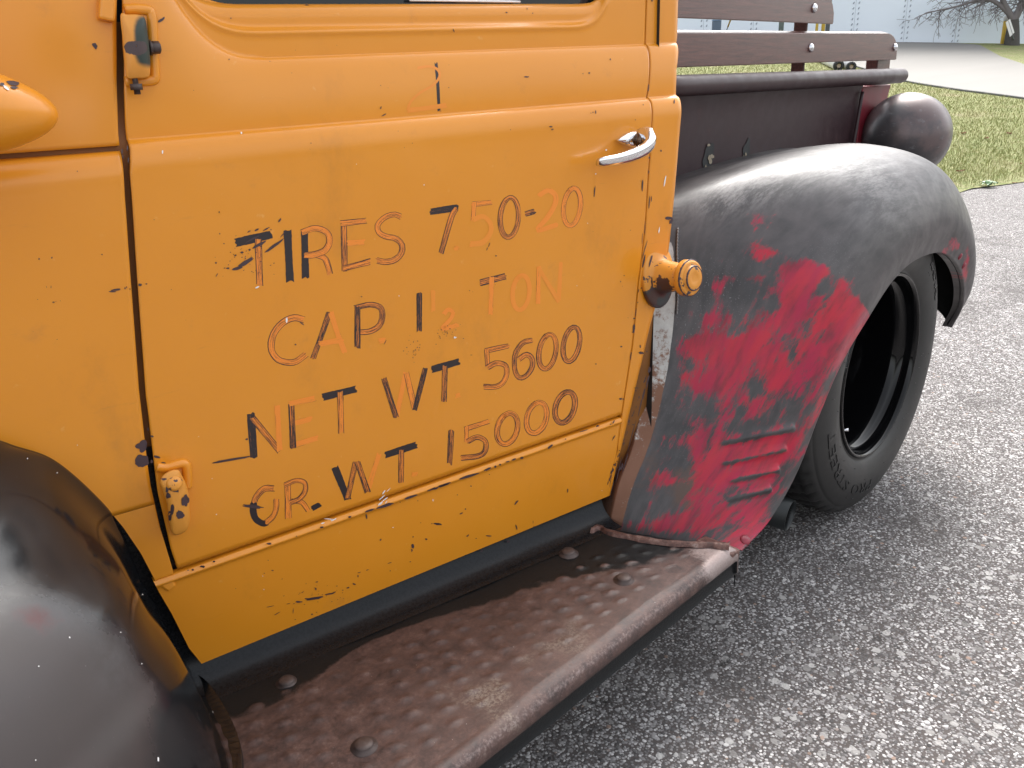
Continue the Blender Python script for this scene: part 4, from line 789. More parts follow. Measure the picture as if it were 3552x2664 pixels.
# ---------------------------------------------------------------- fuel filler neck
fb = hp(2284, 958, .0); fax = outw*1.0+d3*.10+np.array([0, 0, .10]); fax /= np.linalg.norm(fax)
fl = place('fuel_filler', lathe('fuel_filler', [(-.006, .026), (-.006, .056), (.0005, .056), (.003, .0545), (.005, .049), (.0065, .040), (.009, .0345), (.016, .031), (.050, .026), (.066, .0255), (.066, .0)], fb, fax, 40), CHIPPY, TR)
# flange is an upright oval
fc = Vector(fb); up_ = np.array([0, 0, 1.])-fax*fax[2]
for v in fl.data.vertices:
    r = np.array(v.co)-fb; a = r@fax; q = r-fax*a; rr = np.linalg.norm(q)
    if rr > .03:
        f = min(1, (rr-.03)/.02); zc = q@up_/np.linalg.norm(up_); sc = q-up_/np.linalg.norm(up_)*zc
        nq = up_/np.linalg.norm(up_)*zc*(1+.10*f)+sc*(1-.22*f); v.co = Vector(fb+fax*a+nq)
def m_neck():
    t = NT('filler_neck_wear'); o = t.sep(t.tc.outputs['Object']); n = t.noise(30, 5); n2 = t.noise(55, 3)
    k = t.step(t.math('ADD', t.math('MULTIPLY', t.math('SUBTRACT', .800, o[2]), 9), t.math('MULTIPLY', t.math('SUBTRACT', n, .5), 1.6)), .15, .22)
    rim = t.step(n2, .61, .63); y = t.mix(n, (.62, .25, .025), (.70, .29, .04)); c = t.mix(k, y, t.mix(t.step(n, .45, .6), (.030, .038, .040), (.065, .028, .022))); c = t.mix(rim, c, (.05, .035, .042)); t.bump(k, -.4, .001)
    return t.fin(c, .42)
fl.data.materials[0] = m_neck()
capc = fb+fax*.060
place('filler_cap', lathe('filler_cap', [(0, 0), (0, .030), (.003, .0335), (.013, .0335), (.018, .032), (.020, .0285), (.0192, .0250), (.020, .0238), (.0245, .0225), (.0262, .0205), (.0255, .010), (.0242, .007), (.025, 0)], capc, fax, 44), CHIPPY, fl)
rp = []
for (a_, r_c) in ((.0155, .0330), (.0250, .0220)):
    t = np.linspace(0, 2*np.pi, 61); e1 = np.cross(fax, [0, 0, 1.]); e1 /= np.linalg.norm(e1); e2 = np.cross(fax, e1)
    pth = capc+fax*(a_)+(np.cos(t)[:, None]*e1+np.sin(t)[:, None]*e2)*r_c
    rp.append(tube_np(pth, .0012+.0008*rng.random(61), 6, False))
V, Q, T = join_np(rp); place('worn_rim', mk_mesh('worn_rim', V, Q), CHIP, fl, kind='stuff')

# ---------------------------------------------------------------- yellow lamp bucket beside the cowl
tip = cab_pt(*on_cab(np.array(200.), np.array(398.), .10), .10); lx = np.array([.985, -.12, -.10]); lx /= np.linalg.norm(lx)
prof = []
for t in np.linspace(0, 1, 26): prof.append((-.52*t, .0775*math.sqrt(max(0, 1-(1-min(1, t*1.75))**2.0))*(1 if t < .57 else 1)))
prof = [(-.0-.36*t**1.5, .0735*(1-(1-t**1.5)**2.1)**.52) for t in np.linspace(0, 1, 30)]+[(-.40, .070), (-.40, 0)]
lb = place('headlamp_bucket', lathe('headlamp_bucket', prof, tip, lx, 48), YEL, TR, label='yellow teardrop lamp bucket with two chips on top')
lm = []
for px, py, a, c in ((45, 291, 46, 24), (2, 293, 14, 18), (12, 304, 22, 10)):
    pass
from mathutils.bvhtree import BVHTree
def flakes_on(o, lst, mat, name, parent, off=.0008):
    me = o.data; M = o.matrix_world if o.parent is None else Matrix.Identity(4)
    bvh = BVHTree.FromPolygons([v.co[:] for v in me.vertices], [tuple(p.vertices) for p in me.polygons]); V, T = [], []; b = 0
    for cx, cy, a, c, ang in lst:
        m = 20; t = np.linspace(0, 2*np.pi, m, endpoint=False); j = 1+sum(rng.normal(0, .26/q)*np.cos(q*t+rng.uniform(0, 6.28)) for q in range(2, 8))+rng.normal(0, .06, m); th = math.radians(ang); X = a*.5*np.cos(t)*j; Y_ = c*.5*np.sin(t)*j
        pts = []
        for x, y in zip(np.r_[cx, cx+X*math.cos(th)-Y_*math.sin(th)], np.r_[cy, cy+X*math.sin(th)+Y_*math.cos(th)]):
            d = Vector(ray(np.array(x), np.array(y))).normalized(); h = bvh.ray_cast(Vector(EYE), d)
            if h[0] is None: break
            nrm = h[1] if h[1].dot(d) < 0 else -h[1]
            pts.append(np.array(h[0]+nrm*off))
        if len(pts) == m+1: V += pts; T += [(b, b+1+i, b+1+(i+1) % m) for i in range(m)]; b += m+1
    if V: place(name, mk_mesh(name, np.array(V), None, T), mat, parent, kind='stuff')
flakes_on(lb, [(45, 290, 44, 16, 5), (48, 305, 26, 10, 0), (6, 294, 16, 12, 0)], CHIP, 'lamp_chips', lb)
flakes_on(lb, [(20, 306, 26, 7, 35)], WHITE, 'lamp_scrape', lb)

flakes_on(h2, [(569, 1662, 20, 7, 0), (580, 1697, 13, 16, 20), (606, 1700, 28, 12, 10), (584, 1718, 14, 22, 0), (641, 1736, 24, 42, 0), (594, 1778, 16, 44, 0), (624, 1785, 28, 28, 0)], CHIP, 'paint_chips', h2)
flakes_on(fl, [(2256, 905, 7, 40, 15), (2262, 985, 6, 50, -5), (2276, 1060, 26, 7, 10)], CHIP, 'paint_chips', fl)
# ---------------------------------------------------------------- running board
RBZ = .289; RB_OUT = .690
def rb_inner(x): return .915-(x-1.158)*.1904-.0       # line where tread meets the cove
def running_board():
    # cross profile: (offset from outer edge towards the cab or None, z)
    nx = 470; xs = np.linspace(-.75, 1.287, nx); ni = 96
    f = np.linspace(0, 1, ni); prof = [(-.030, RBZ-.066), (-.0035, RBZ-.064), (-.001, RBZ-.060), (.0, RBZ-.045), (.0, RBZ-.036), (-.004, RBZ-.034), (-.0075, RBZ-.030), (-.008, RBZ-.024), (-.0065, RBZ-.015), (-.002, RBZ-.007), (.005, RBZ-.0022), (.014, RBZ-.0002)]
    prof = prof[1:]
    P = np.zeros((nx, len(prof)+ni, 3)); P[..., 0] = xs[:, None]
    # rear end of the board sweeps back towards the outer tip
    inner = rb_inner(xs)
    for j, (o, z) in enumerate(prof): P[:, j, 1] = RB_OUT+o+.0; P[:, j, 2] = z
    y0 = RB_OUT+.018; Y = y0+(inner[:, None]+.045-y0)*f[None]; P[:, len(prof):, 1] = Y
    X = np.repeat(xs[:, None], ni, 1); Zt = np.full_like(Y, RBZ)
    # raised tread pimples, staggered rows
    g = np.random.default_rng(3); pit = .050
    u = (X+.10*Y+.004*np.sin(Y*40))/pit; v = Y/(pit*.62); row = np.floor(v+.5); uu = u-.5*(row % 2); cu, cv = np.round(uu), row
    du, dv = (uu-cu)*pit, (v-cv)*pit*.62; rr = np.sqrt((du/1.25)**2+dv**2)
    amp = .45+.55*np.abs(np.sin(cu*12.9898+cv*78.233)); pim = amp*np.exp(-(rr/.0075)**2); h = .0038*pim; edge_fade = smooth(Y-RB_OUT, .045, .06)*smooth(inner[:, None]-Y, .035, .05); Zt = Zt+h*edge_fade
    Zt += .0012*np.sin(X*7+Y*11)+.0006*np.sin(X*23-Y*31)
    P[:, len(prof):, 2] = Zt
    # rear end: clip x so that the end line runs from the cab (x 1.175) to the outer tip (x 1.287)
    t = np.clip((P[..., 1]-RB_OUT)/(.20), -.1, 1.2); endx = 1.282-.095*np.clip(t, 0, 1.2)**.85
    P[..., 0] = np.minimum(P[..., 0], endx+0*P[..., 0]) if False else -.75+(P[..., 0]+.75)*(endx+.75)/(1.287+.75)
    uv = np.stack([P[..., 0], P[..., 1]], -1)
    x, y = P[..., 0], P[..., 1]; black = np.zeros_like(x); shiny = np.zeros_like(x); inn = rb_inner(x)
    dist = inn-y
    wl = .035+.085*smooth(x, .75, 1.15)+.01*np.sin(x*17)+.03*np.exp(-((x-.42)/.12)**2)
    black = .95*(1-smooth(dist, wl*.6, wl*1.5))*.95+.38*smooth(x, .95, 1.12)*(1-smooth(dist, .08, .20))
    black += .25*np.exp(-((x-.62)/.03)**2-((y-.715)/.02)**2)
    js = np.arange(P.shape[1]); low = (P[..., 2] < RBZ-.031); black = np.where(low, 1.2, black); black = np.where((P[..., 2] < RBZ-.004) & ~low, -.3, black)
    shiny = .62*np.exp(-((y-(RB_OUT-.001))/.011)**2)*(~low)+.95*smooth(x, 1.15, 1.235)*(1-smooth(y, .72, .80))*(~low)
    e = P[-1:]; P2 = np.concatenate([P, e*[1, 1, 1]+[.006, 0, -.004], e+[.007, 0, -.03]], 0)
    pad = lambda A: np.concatenate([A, A[-1:], A[-1:]], 0)
    me = grid_mesh('running_board', P2, uv=pad(uv), attrs={'black': pad(black), 'shiny': pad(shiny), 'pimple': pad(np.concatenate([np.zeros((nx, len(prof))), pim*edge_fade], 1))}, flip=True)
    return place('running_board', me, RUST, TR)
RB = running_board()
# black concave splash strip between tread and sill
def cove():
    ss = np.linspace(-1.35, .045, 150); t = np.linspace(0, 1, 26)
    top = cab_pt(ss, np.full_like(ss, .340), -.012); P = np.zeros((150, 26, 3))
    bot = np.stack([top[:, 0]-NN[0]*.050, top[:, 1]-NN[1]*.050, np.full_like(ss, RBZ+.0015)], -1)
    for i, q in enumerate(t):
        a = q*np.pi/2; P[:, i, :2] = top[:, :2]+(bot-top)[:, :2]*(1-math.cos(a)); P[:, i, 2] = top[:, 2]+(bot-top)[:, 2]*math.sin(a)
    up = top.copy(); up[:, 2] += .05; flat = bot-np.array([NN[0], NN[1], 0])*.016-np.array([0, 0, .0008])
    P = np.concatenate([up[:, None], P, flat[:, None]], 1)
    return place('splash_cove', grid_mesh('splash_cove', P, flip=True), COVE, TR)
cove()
wall_quad('board_underside', [(-.75, .70, .235), (1.25, .70, .235), (1.2, 1.05, .235), (-.75, 1.3, .235)], DARK)
for (px, py, r) in ((994, 2362, .0125), (1262, 2582, .0135), (1972, 1914, .0135), (2164, 2005, .0135)):
    c = at_z(np.array(float(px)), np.array(float(py)), RBZ+.004)
    place('carriage_bolt', lathe('carriage_bolt', [(-.006, 0), (-.006, r*1.45), (-.0032, r*1.42), (-.002, r), (.0012, r), (.0030, r*.90), (.0044, r*.5), (.0048, 0)], c, (0, 0, 1), 26), STEEL, RB)
# rusty lip rolled up against the rear fender foot
lp = [at_z(np.array(float(x)), np.array(float(y)), RBZ+.006) for x, y in ((2050, 1836), (2082, 1828), (2110, 1842), (2200, 1862), (2300, 1878), (2400, 1884), (2480, 1887), (2530, 1892))]
def m_lip():
    t = NT('rust_lip'); n = t.noise(60, 8, rough=.75); c = t.ramp(n, [(.35, (.035, .017, .014)), (.5, (.10, .046, .036)), (.60, (.17, .10, .082)), (.74, (.34, .29, .27))]); t.bump(n, .3, .003); return t.fin(c, .55, .2)
LIP = m_lip()
pth = crom(np.array(lp), 80); nl = np.array([-.9, -.43, 0]); wv_ = 1+.22*np.sin(np.arange(80)*.55)+.15*rng.normal(0, 1, 80); wv_ = np.convolve(np.pad(wv_, 2, 'edge'), np.ones(5)/5, 'valid'); big = np.interp(np.linspace(0, 1, 80), [0, .06, .14, .8, 1], [.9, 1.3, .62, .66, 1.0])*wv_
def lrow(o, z): q = pth.copy(); q[:, 2] = RBZ; return q+nl*o*big[:, None]+np.array([0, 0, 1])*(z if np.ndim(z) == 0 else z[:, None])
place('welded_lip', grid_mesh('welded_lip', np.stack([lrow(.0105, .0004), lrow(.0085, .0028), lrow(.0045, .0062), lrow(.0, .0085), lrow(-.004, .0086), lrow(-.012, .006)], 1)), LIP, RB)
# chamfered outer tip of the board
tipc = [at_z(np.array(float(x)), np.array(float(y)), RBZ+.003) for x, y in ((2448, 1890), (2502, 1876), (2548, 1898))]
tq = [np.array([1.262, RB_OUT-.008, RBZ-.006]), np.array([1.300, RB_OUT-.006, RBZ-.012]), np.array([1.300, RB_OUT-.004, RBZ-.040]), np.array([1.262, RB_OUT-.006, RBZ-.034])]
tq2 = [q+np.array([-.012, .075, .008]) for q in tq]
place('board_tip', hexa('board_tip', tq+tq2, .006, 3, True), LIP, RB)

# ---------------------------------------------------------------- front fender
def front_fender():
    SIL = [(-260, 1470), (-120, 1500), (0, 1534), (45, 1550), (159, 1587), (252, 1652), (358, 1754), (407, 1819), (460, 1900), (513, 2022), (557, 2099), (610, 2209), (659, 2298), (712, 2376)]
    p = crom(np.array(SIL, float), 110); p[:, 0] -= 24*np.clip((p[:, 1]-1780)/150, 0, 1); s, z = on_cab(p[:, 0], p[:, 1], .004, lambda a, b: -.085*np.maximum(0, 1.06-b)**2-.16*np.maximum(0, -.80-a)**2)
    A = cab_pt(s, z, .004, lambda a, b: -.085*np.maximum(0, 1.06-b)**2-.16*np.maximum(0, -.80-a)**2)
    B = np.array([at_z(np.array(float(x)), np.array(float(y)), RBZ+.002) for x, y in ((732, 2400), (793, 2489), (834, 2579), (846, 2664), (838, 2760))])
    nv = 90; t = np.linspace(0, 1, nv)**1.35; secs = []
    z0 = A[-1, 2]
    for i in range(len(A)):
        a = A[i]; h = np.clip((a[2]-z0)/(.74-z0), 0, 1.1)
        y_out = .585+.36*h**3.4; L1 = np.interp(h, [0, .5, 1], [.30, .27, .10])
        T0 = np.array([-.34, -.94, 0]); T1 = np.array([-.80, -.55, .24]); q = min(1, h*1.25)
        T = T0*(1-q)+T1*q; T /= np.linalg.norm(T)
        p1 = a+T*L1; p3 = np.array([a[0]-1.05, y_out, a[2]-.02*h]); p2 = np.array([a[0]-.33, y_out, a[2]+.05*h])
        p1[2] += .035*h
        secs.append((1-t)[:, None]**3*a+3*((1-t)**2*t)[:, None]*p1+3*((1-t)*t*t)[:, None]*p2+(t**3)[:, None]*p3)
    # sections at and below the tread
    low = []
    b = crom(np.vstack([A[-1]*[1, 1, 0]+[0, 0, RBZ], B]), 40); b[:, 2] = RBZ; e = b[-1]; p1 = e+np.array([-.05, -.10, 0]); p3 = np.array([-.85, .585, RBZ]); p2 = np.array([0, .59, RBZ])
    tt = np.linspace(0, 1, nv-40+1)[1:]; rest = (1-tt)[:, None]**3*e+3*((1-tt)**2*tt)[:, None]*p1+3*((1-tt)*tt*tt)[:, None]*p2+(tt**3)[:, None]*p3
    base = np.vstack([b, rest]); ln = np.r_[0, np.cumsum(np.linalg.norm(np.diff(base, axis=0), axis=1))]; base = np.stack([np.interp(t*ln[-1], ln, base[:, k]) for k in range(3)], 1)
    G = np.array(secs); nblend = 84
    # blend the lowest upper sections towards the tread contact line
    for k in range(nblend):
        q_ = 1-k/nblend; f = (q_*q_*(3-2*q_)*.85)*smooth(t, -.02, .22)[:, None]; i = len(G)-1-k; G[i, :, :2] = G[i, :, :2]*(1-f)+base[:, :2]*f
        G[i, 0] = A[i]
    ext = []
    for k, zz in enumerate((RBZ+.018, RBZ, RBZ-.06, RBZ-.14)):
        f = (.93, 1, 1, 1)[k]; q = G[-1]*(1-f)+base*f; q = q.copy(); q[:, 2] = zz; ext.append(q)
    G = np.concatenate([G, np.array(ext)], 0)
    back = np.array([NN[0]*.7+.05, NN[1], 0])*.05; e = G[:, :1]; G = np.concatenate([e+back, e+back*.08+[.002, 0, 0], G], 1)
    u = np.linspace(0, 1, G.shape[0])[:, None]; v = np.r_[0, 0, t][None]; c = (G-EYE) @ RM.T; px, py = 1776+F_PX*c[..., 0]/c[..., 2], 1332+F_PX*c[..., 1]/c[..., 2]
    sil_x = np.interp(py, p[:, 1], p[:, 0]); de = sil_x-px
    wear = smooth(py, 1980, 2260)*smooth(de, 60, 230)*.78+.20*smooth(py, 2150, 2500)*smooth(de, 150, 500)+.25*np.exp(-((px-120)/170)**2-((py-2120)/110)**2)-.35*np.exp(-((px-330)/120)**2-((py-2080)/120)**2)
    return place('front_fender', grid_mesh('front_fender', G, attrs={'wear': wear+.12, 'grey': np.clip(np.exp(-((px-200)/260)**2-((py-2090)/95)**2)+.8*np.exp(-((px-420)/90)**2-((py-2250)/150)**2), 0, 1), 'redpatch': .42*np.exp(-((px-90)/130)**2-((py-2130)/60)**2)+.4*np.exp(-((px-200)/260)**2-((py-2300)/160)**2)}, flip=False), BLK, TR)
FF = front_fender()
flakes_on(FF, [(240, 2212, 5, 7, 0), (133, 2312, 5, 5, 0), (417, 2194, 4, 4, 0), (547, 2634, 6, 16, 0), (490, 2303, 3, 4, 0), (122, 2637, 4, 5, 0), (740, 2470, 4, 8, -30), (493, 2063, 4, 4, 0), (94, 1592, 4, 4, 0), (197, 1641, 4, 4, 0)], WHITE, 'paint_flecks', FF)

# ---------------------------------------------------------------- rear fender
def rear_fender():
    SEC = [  # lip, low bulge, shoulder, crown, inner
     [(1.335, .700, .250), (1.305, .745, .258), (1.268, .815, .250), (1.232, .880, .255), (1.200, .935, .260)],
     [(1.440, .697, .275), (1.395, .730, .300), (1.335, .800, .325), (1.285, .875, .345), (1.238, .935, .358)],
     [(1.545, .696, .343), (1.485, .718, .372), (1.405, .785, .405), (1.345, .868, .428), (1.290, .935, .440)],
     [(1.634, .697, .448), (1.575, .706, .485), (1.485, .772, .528), (1.412, .862, .557), (1.340, .942, .572)],
     [(1.730, .699, .540), (1.665, .696, .590), (1.570, .757, .655), (1.468, .866, .700), (1.375, .960, .705)],
     [(1.838, .700, .605), (1.775, .688, .675), (1.665, .745, .775), (1.535, .880, .842), (1.385, .995, .845)],
     [(1.985, .700, .679), (1.930, .684, .765), (1.835, .745, .885), (1.690, .895, .945), (1.460, 1.075, .905)],
     [(2.140, .700, .703), (2.125, .684, .800), (2.085, .750, .920), (2.030, .895, .969), (1.960, 1.07, .950)],
     [(2.340, .702, .680), (2.345, .688, .780), (2.345, .755, .900), (2.335, .895, .945), (2.320, 1.08, .935)],
     [(2.540, .712, .585), (2.570, .698, .665), (2.600, .765, .785), (2.620, .895, .835), (2.640, 1.06, .840)],
     [(2.672, .733, .468), (2.715, .730, .510), (2.755, .775, .590), (2.790, .890, .655), (2.830, 1.05, .670)],
     [(2.735, .772, .372), (2.757, .790, .385), (2.785, .825, .400), (2.815, .890, .420), (2.860, 1.05, .430)]]
    SEC = np.array(SEC); nu, nv = 500, 130
    V_ = np.array([crom(s, nv) for s in SEC]); G = np.stack([crom(V_[:, j], nu) for j in range(nv)], 1)
    u = np.linspace(0, 1, nu)[:, None]*np.ones((1, nv)); v = np.ones((nu, 1))*np.linspace(0, 1, nv)[None]
    c = (G-EYE) @ RM.T; px, py = 1776+F_PX*c[..., 0]/c[..., 2], 1332+F_PX*c[..., 1]/c[..., 2]
    du = np.gradient(G, axis=0); dv = np.gradient(G, axis=1); N = np.cross(dv, du); N /= np.linalg.norm(N, axis=-1)[..., None]
    N = np.where(N[..., 1:2] > 0, -N, N) if (N[:200, :60, 1].mean() > 0) else N
    ridge = np.zeros_like(px)
    # four pressed louvre ridges
    for (x0, y0, x1, y1) in ((2492, 1537, 2752, 1484), (2496, 1607, 2724, 1557), (2522, 1668, 2700, 1628), (2516, 1734, 2672, 1696)):
        ax, ay = x1-x0, y1-y0; L2 = ax*ax+ay*ay; tt = ((px-x0)*ax+(py-y0)*ay)/L2; tc = np.clip(tt, 0, 1); d = ((px-x0)*ay-(py-y0)*ax)/math.sqrt(L2)   # + above
        d = -d*-1; over = np.hypot(px-(x0+tc*ax), py-(y0+tc*ay))
        ends = smooth(tt, -.05, .12)*(1-smooth(tt, .97, 1.05)); h = .0068*np.exp(-(d/11.5)**2)*ends*(.45+.55*tc)+.004*np.exp(-((d+20*np.sign(1))/16.)**2)*ends*0
        G = G+N*h[..., None]; ridge = np.maximum(ridge, np.exp(-((d+4)/7.)**2)*ends)
    # weld seam between the bare strip and the painted fender
    ws = np.exp(-((v-.90)/.006)**2)*(u < .50)*(.6+.4*np.sin(u*900)); G = G+N*(ws*.0008)[..., None]
    def blob(lst):
        f = np.zeros_like(px)
        for x, y, rx, ry, a, w_ in lst:
            x, y, rx, ry = (q*1.6058 for q in (x, y, rx, ry)); th = math.radians(a); X, Y_ = px-x, py-y
            p_, q_ = X*math.cos(th)+Y_*math.sin(th), -X*math.sin(th)+Y_*math.cos(th); f = f+w_*np.exp(-((p_/rx)**2+(q_/ry)**2))
        return f
    # worn paint: density of the remaining red coat, sampled over the panel
    RX = 2100+.4069*np.array([225, 375, 525, 675, 825, 975, 1125, 1275, 1425, 1575, 1725, 1875, 2025, 2175]); RY0, RYS = 600+.4069*300, .4069*75
    RG = ['00000002200000', '00000006300000', '00000006300000', '00000012100000', '00000033210000', '00000035621000', '00000515357200', '00003100499710', '00003435599454', '00002603599374', '00001404398586', '00020614287699', '00034625587799', '00025636785899', '00034747684799',
          '00067989745898', '00078999738888', '00068998858688', '00066996868588', '00176985877456', '00258873775455', '00344773664655', '00243656644655', '00243737435555', '00136646236444', '02126323456333', '02356566784222', '01456789873000', '01337899973000', '01427888942000', '04637869832000',
          '05768885822000', '05226767622000', '03138757420000', '14257768320000', '24586667630000', '46886568630000', '24446477430000', '01223476320000']
    RV = np.array([[int(q) for q in row] for row in RG])/9.
    fx = np.clip(np.interp(px, RX, np.arange(14)), 0, 12.999); fy = np.clip((py-RY0)/RYS, 0, len(RG)-1.001); ix, iy = fx.astype(int), fy.astype(int); ax_, ay_ = fx-ix, fy-iy
    red = (RV[iy, ix]*(1-ax_)*(1-ay_)+RV[iy, ix+1]*ax_*(1-ay_)+RV[iy+1, ix]*(1-ax_)*ay_+RV[iy+1, ix+1]*ax_*ay_)*smooth(-px, -3020, -2925-90*smooth(py, 1000, 1100))*(py > 690)
    red = red+blob([(2062, 525, 14, 18, 0, .75), (2040, 545, 16, 16, 0, .6), (2085, 575, 9, 46, 5, .8)])-.10-.62*ridge
    strip = smooth(v, .895, .915)*(u < .52); low_cut = smooth(py, 1040, 1100)
    bare = strip*(1.1-.0*u); bare = bare*smooth(py, 770, 900)
    rust = .10+.7*smooth(py, 1450, 1650)*(1-smooth(px, 2560, 2900))*.6+.45*smooth(py, 1100, 1500)*strip+.55*blob([(1545, 900, 40, 30, 0, 1), (1700, 960, 24, 60, 30, .8), (1490, 1060, 30, 40, 0, 1), (1420, 900, 20, 100, 10, .8), (1720, 880, 20, 40, 30, .8)])
    scuff_sheen = blob([(1640, 400, 120, 40, -15, .9), (1800, 350, 160, 40, 5, .8), (1560, 430, 50, 30, -20, .6), (1900, 420, 80, 60, 30, .5)])  # milky scuffs that also paint the crown's sky sheen into the primer
    speck = blob([(1560, 640, 70, 80, 0, 1.), (1500, 720, 60, 60, 0, .8), (1800, 560, 70, 60, 0, .7), (1480, 900, 50, 120, 0, .5)])
    ul = np.cumsum(np.r_[0, np.linalg.norm(np.diff(G[:, 40], axis=0), axis=1)]); vl = np.cumsum(np.r_[0, np.linalg.norm(np.diff(G[150], axis=0), axis=1)])
    uv = np.stack([ul[:, None]*np.ones((1, nv)), np.ones((nu, 1))*vl[None]], -1)
    # rolled lip and flange returns
    inn = np.array([0, 1., 0]); e = G[:, :1]; ctr = np.array([2.122, .9, .4125]); rad = (e-ctr)*[1, 0, 1]; rad /= np.linalg.norm(rad, axis=-1)[..., None]
    pre = [e+inn*.030-0*rad, e+inn*.010-rad*.000, e+inn*.003-rad*.0025]; e2 = G[:, -1:]; post_ = [e2+[.006, .012, 0], e2+[.02, .05, -.005]]
    G2 = np.concatenate(pre+[G]+post_, 1); pad = lambda A, k=0: np.concatenate([A[:, :1]]*3+[A]+[A[:, -1:]]*2, 1)
    o = place('rear_fender', grid_mesh('rear_fender', G2, uv=pad(uv), attrs={'red': pad(red), 'bare': pad(bare), 'rust': pad(rust), 'scuff_sheen': pad(np.clip(scuff_sheen, 0, 1)), 'speck': pad(speck)}), RED, TR)
    return o, G
RF, RFG = rear_fender()
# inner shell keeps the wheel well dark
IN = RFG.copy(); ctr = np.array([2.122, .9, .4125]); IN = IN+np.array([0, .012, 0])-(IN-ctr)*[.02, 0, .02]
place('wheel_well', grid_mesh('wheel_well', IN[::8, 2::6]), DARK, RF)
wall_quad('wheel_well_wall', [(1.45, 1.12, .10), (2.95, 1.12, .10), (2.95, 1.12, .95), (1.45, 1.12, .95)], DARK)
G_ = RFG[:, :2]; wp = crom(RFG[176:236:6, int(.905*129)], 120)
place('weld_bead', tube('weld_bead', wp-np.array([.002, .004, 0]), .0020*(1+.22*np.sin(np.arange(120)*1.3))+.0006*rng.random(120), 6), simple('weld_metal', (.16, .15, .15), .45, .5, var=.4, scale=120), RF)
bv_ = BVHTree.FromPolygons([v.co[:] for v in RF.data.vertices], [tuple(p.vertices) for p in RF.data.polygons])
for px, py, rr_ in ((2585, 1872, .0115), (3330, 890, .010), (3343, 922, .010)):
    d_ = Vector(ray(np.array(float(px)), np.array(float(py)))).normalized(); hit = bv_.ray_cast(Vector(EYE), d_)
    if hit[0] is not None:
        nr = hit[1] if hit[1].dot(d_) < 0 else -hit[1]
        place('rivet', lathe('rivet', [(-.01, rr_), (0, rr_), (.0022, rr_*.86), (.0038, rr_*.5), (.0044, 0)], np.array(hit[0]), np.array(nr), 20), simple('rivet_red', (.20, .015, .030), .4, var=.5, scale=80), RF)

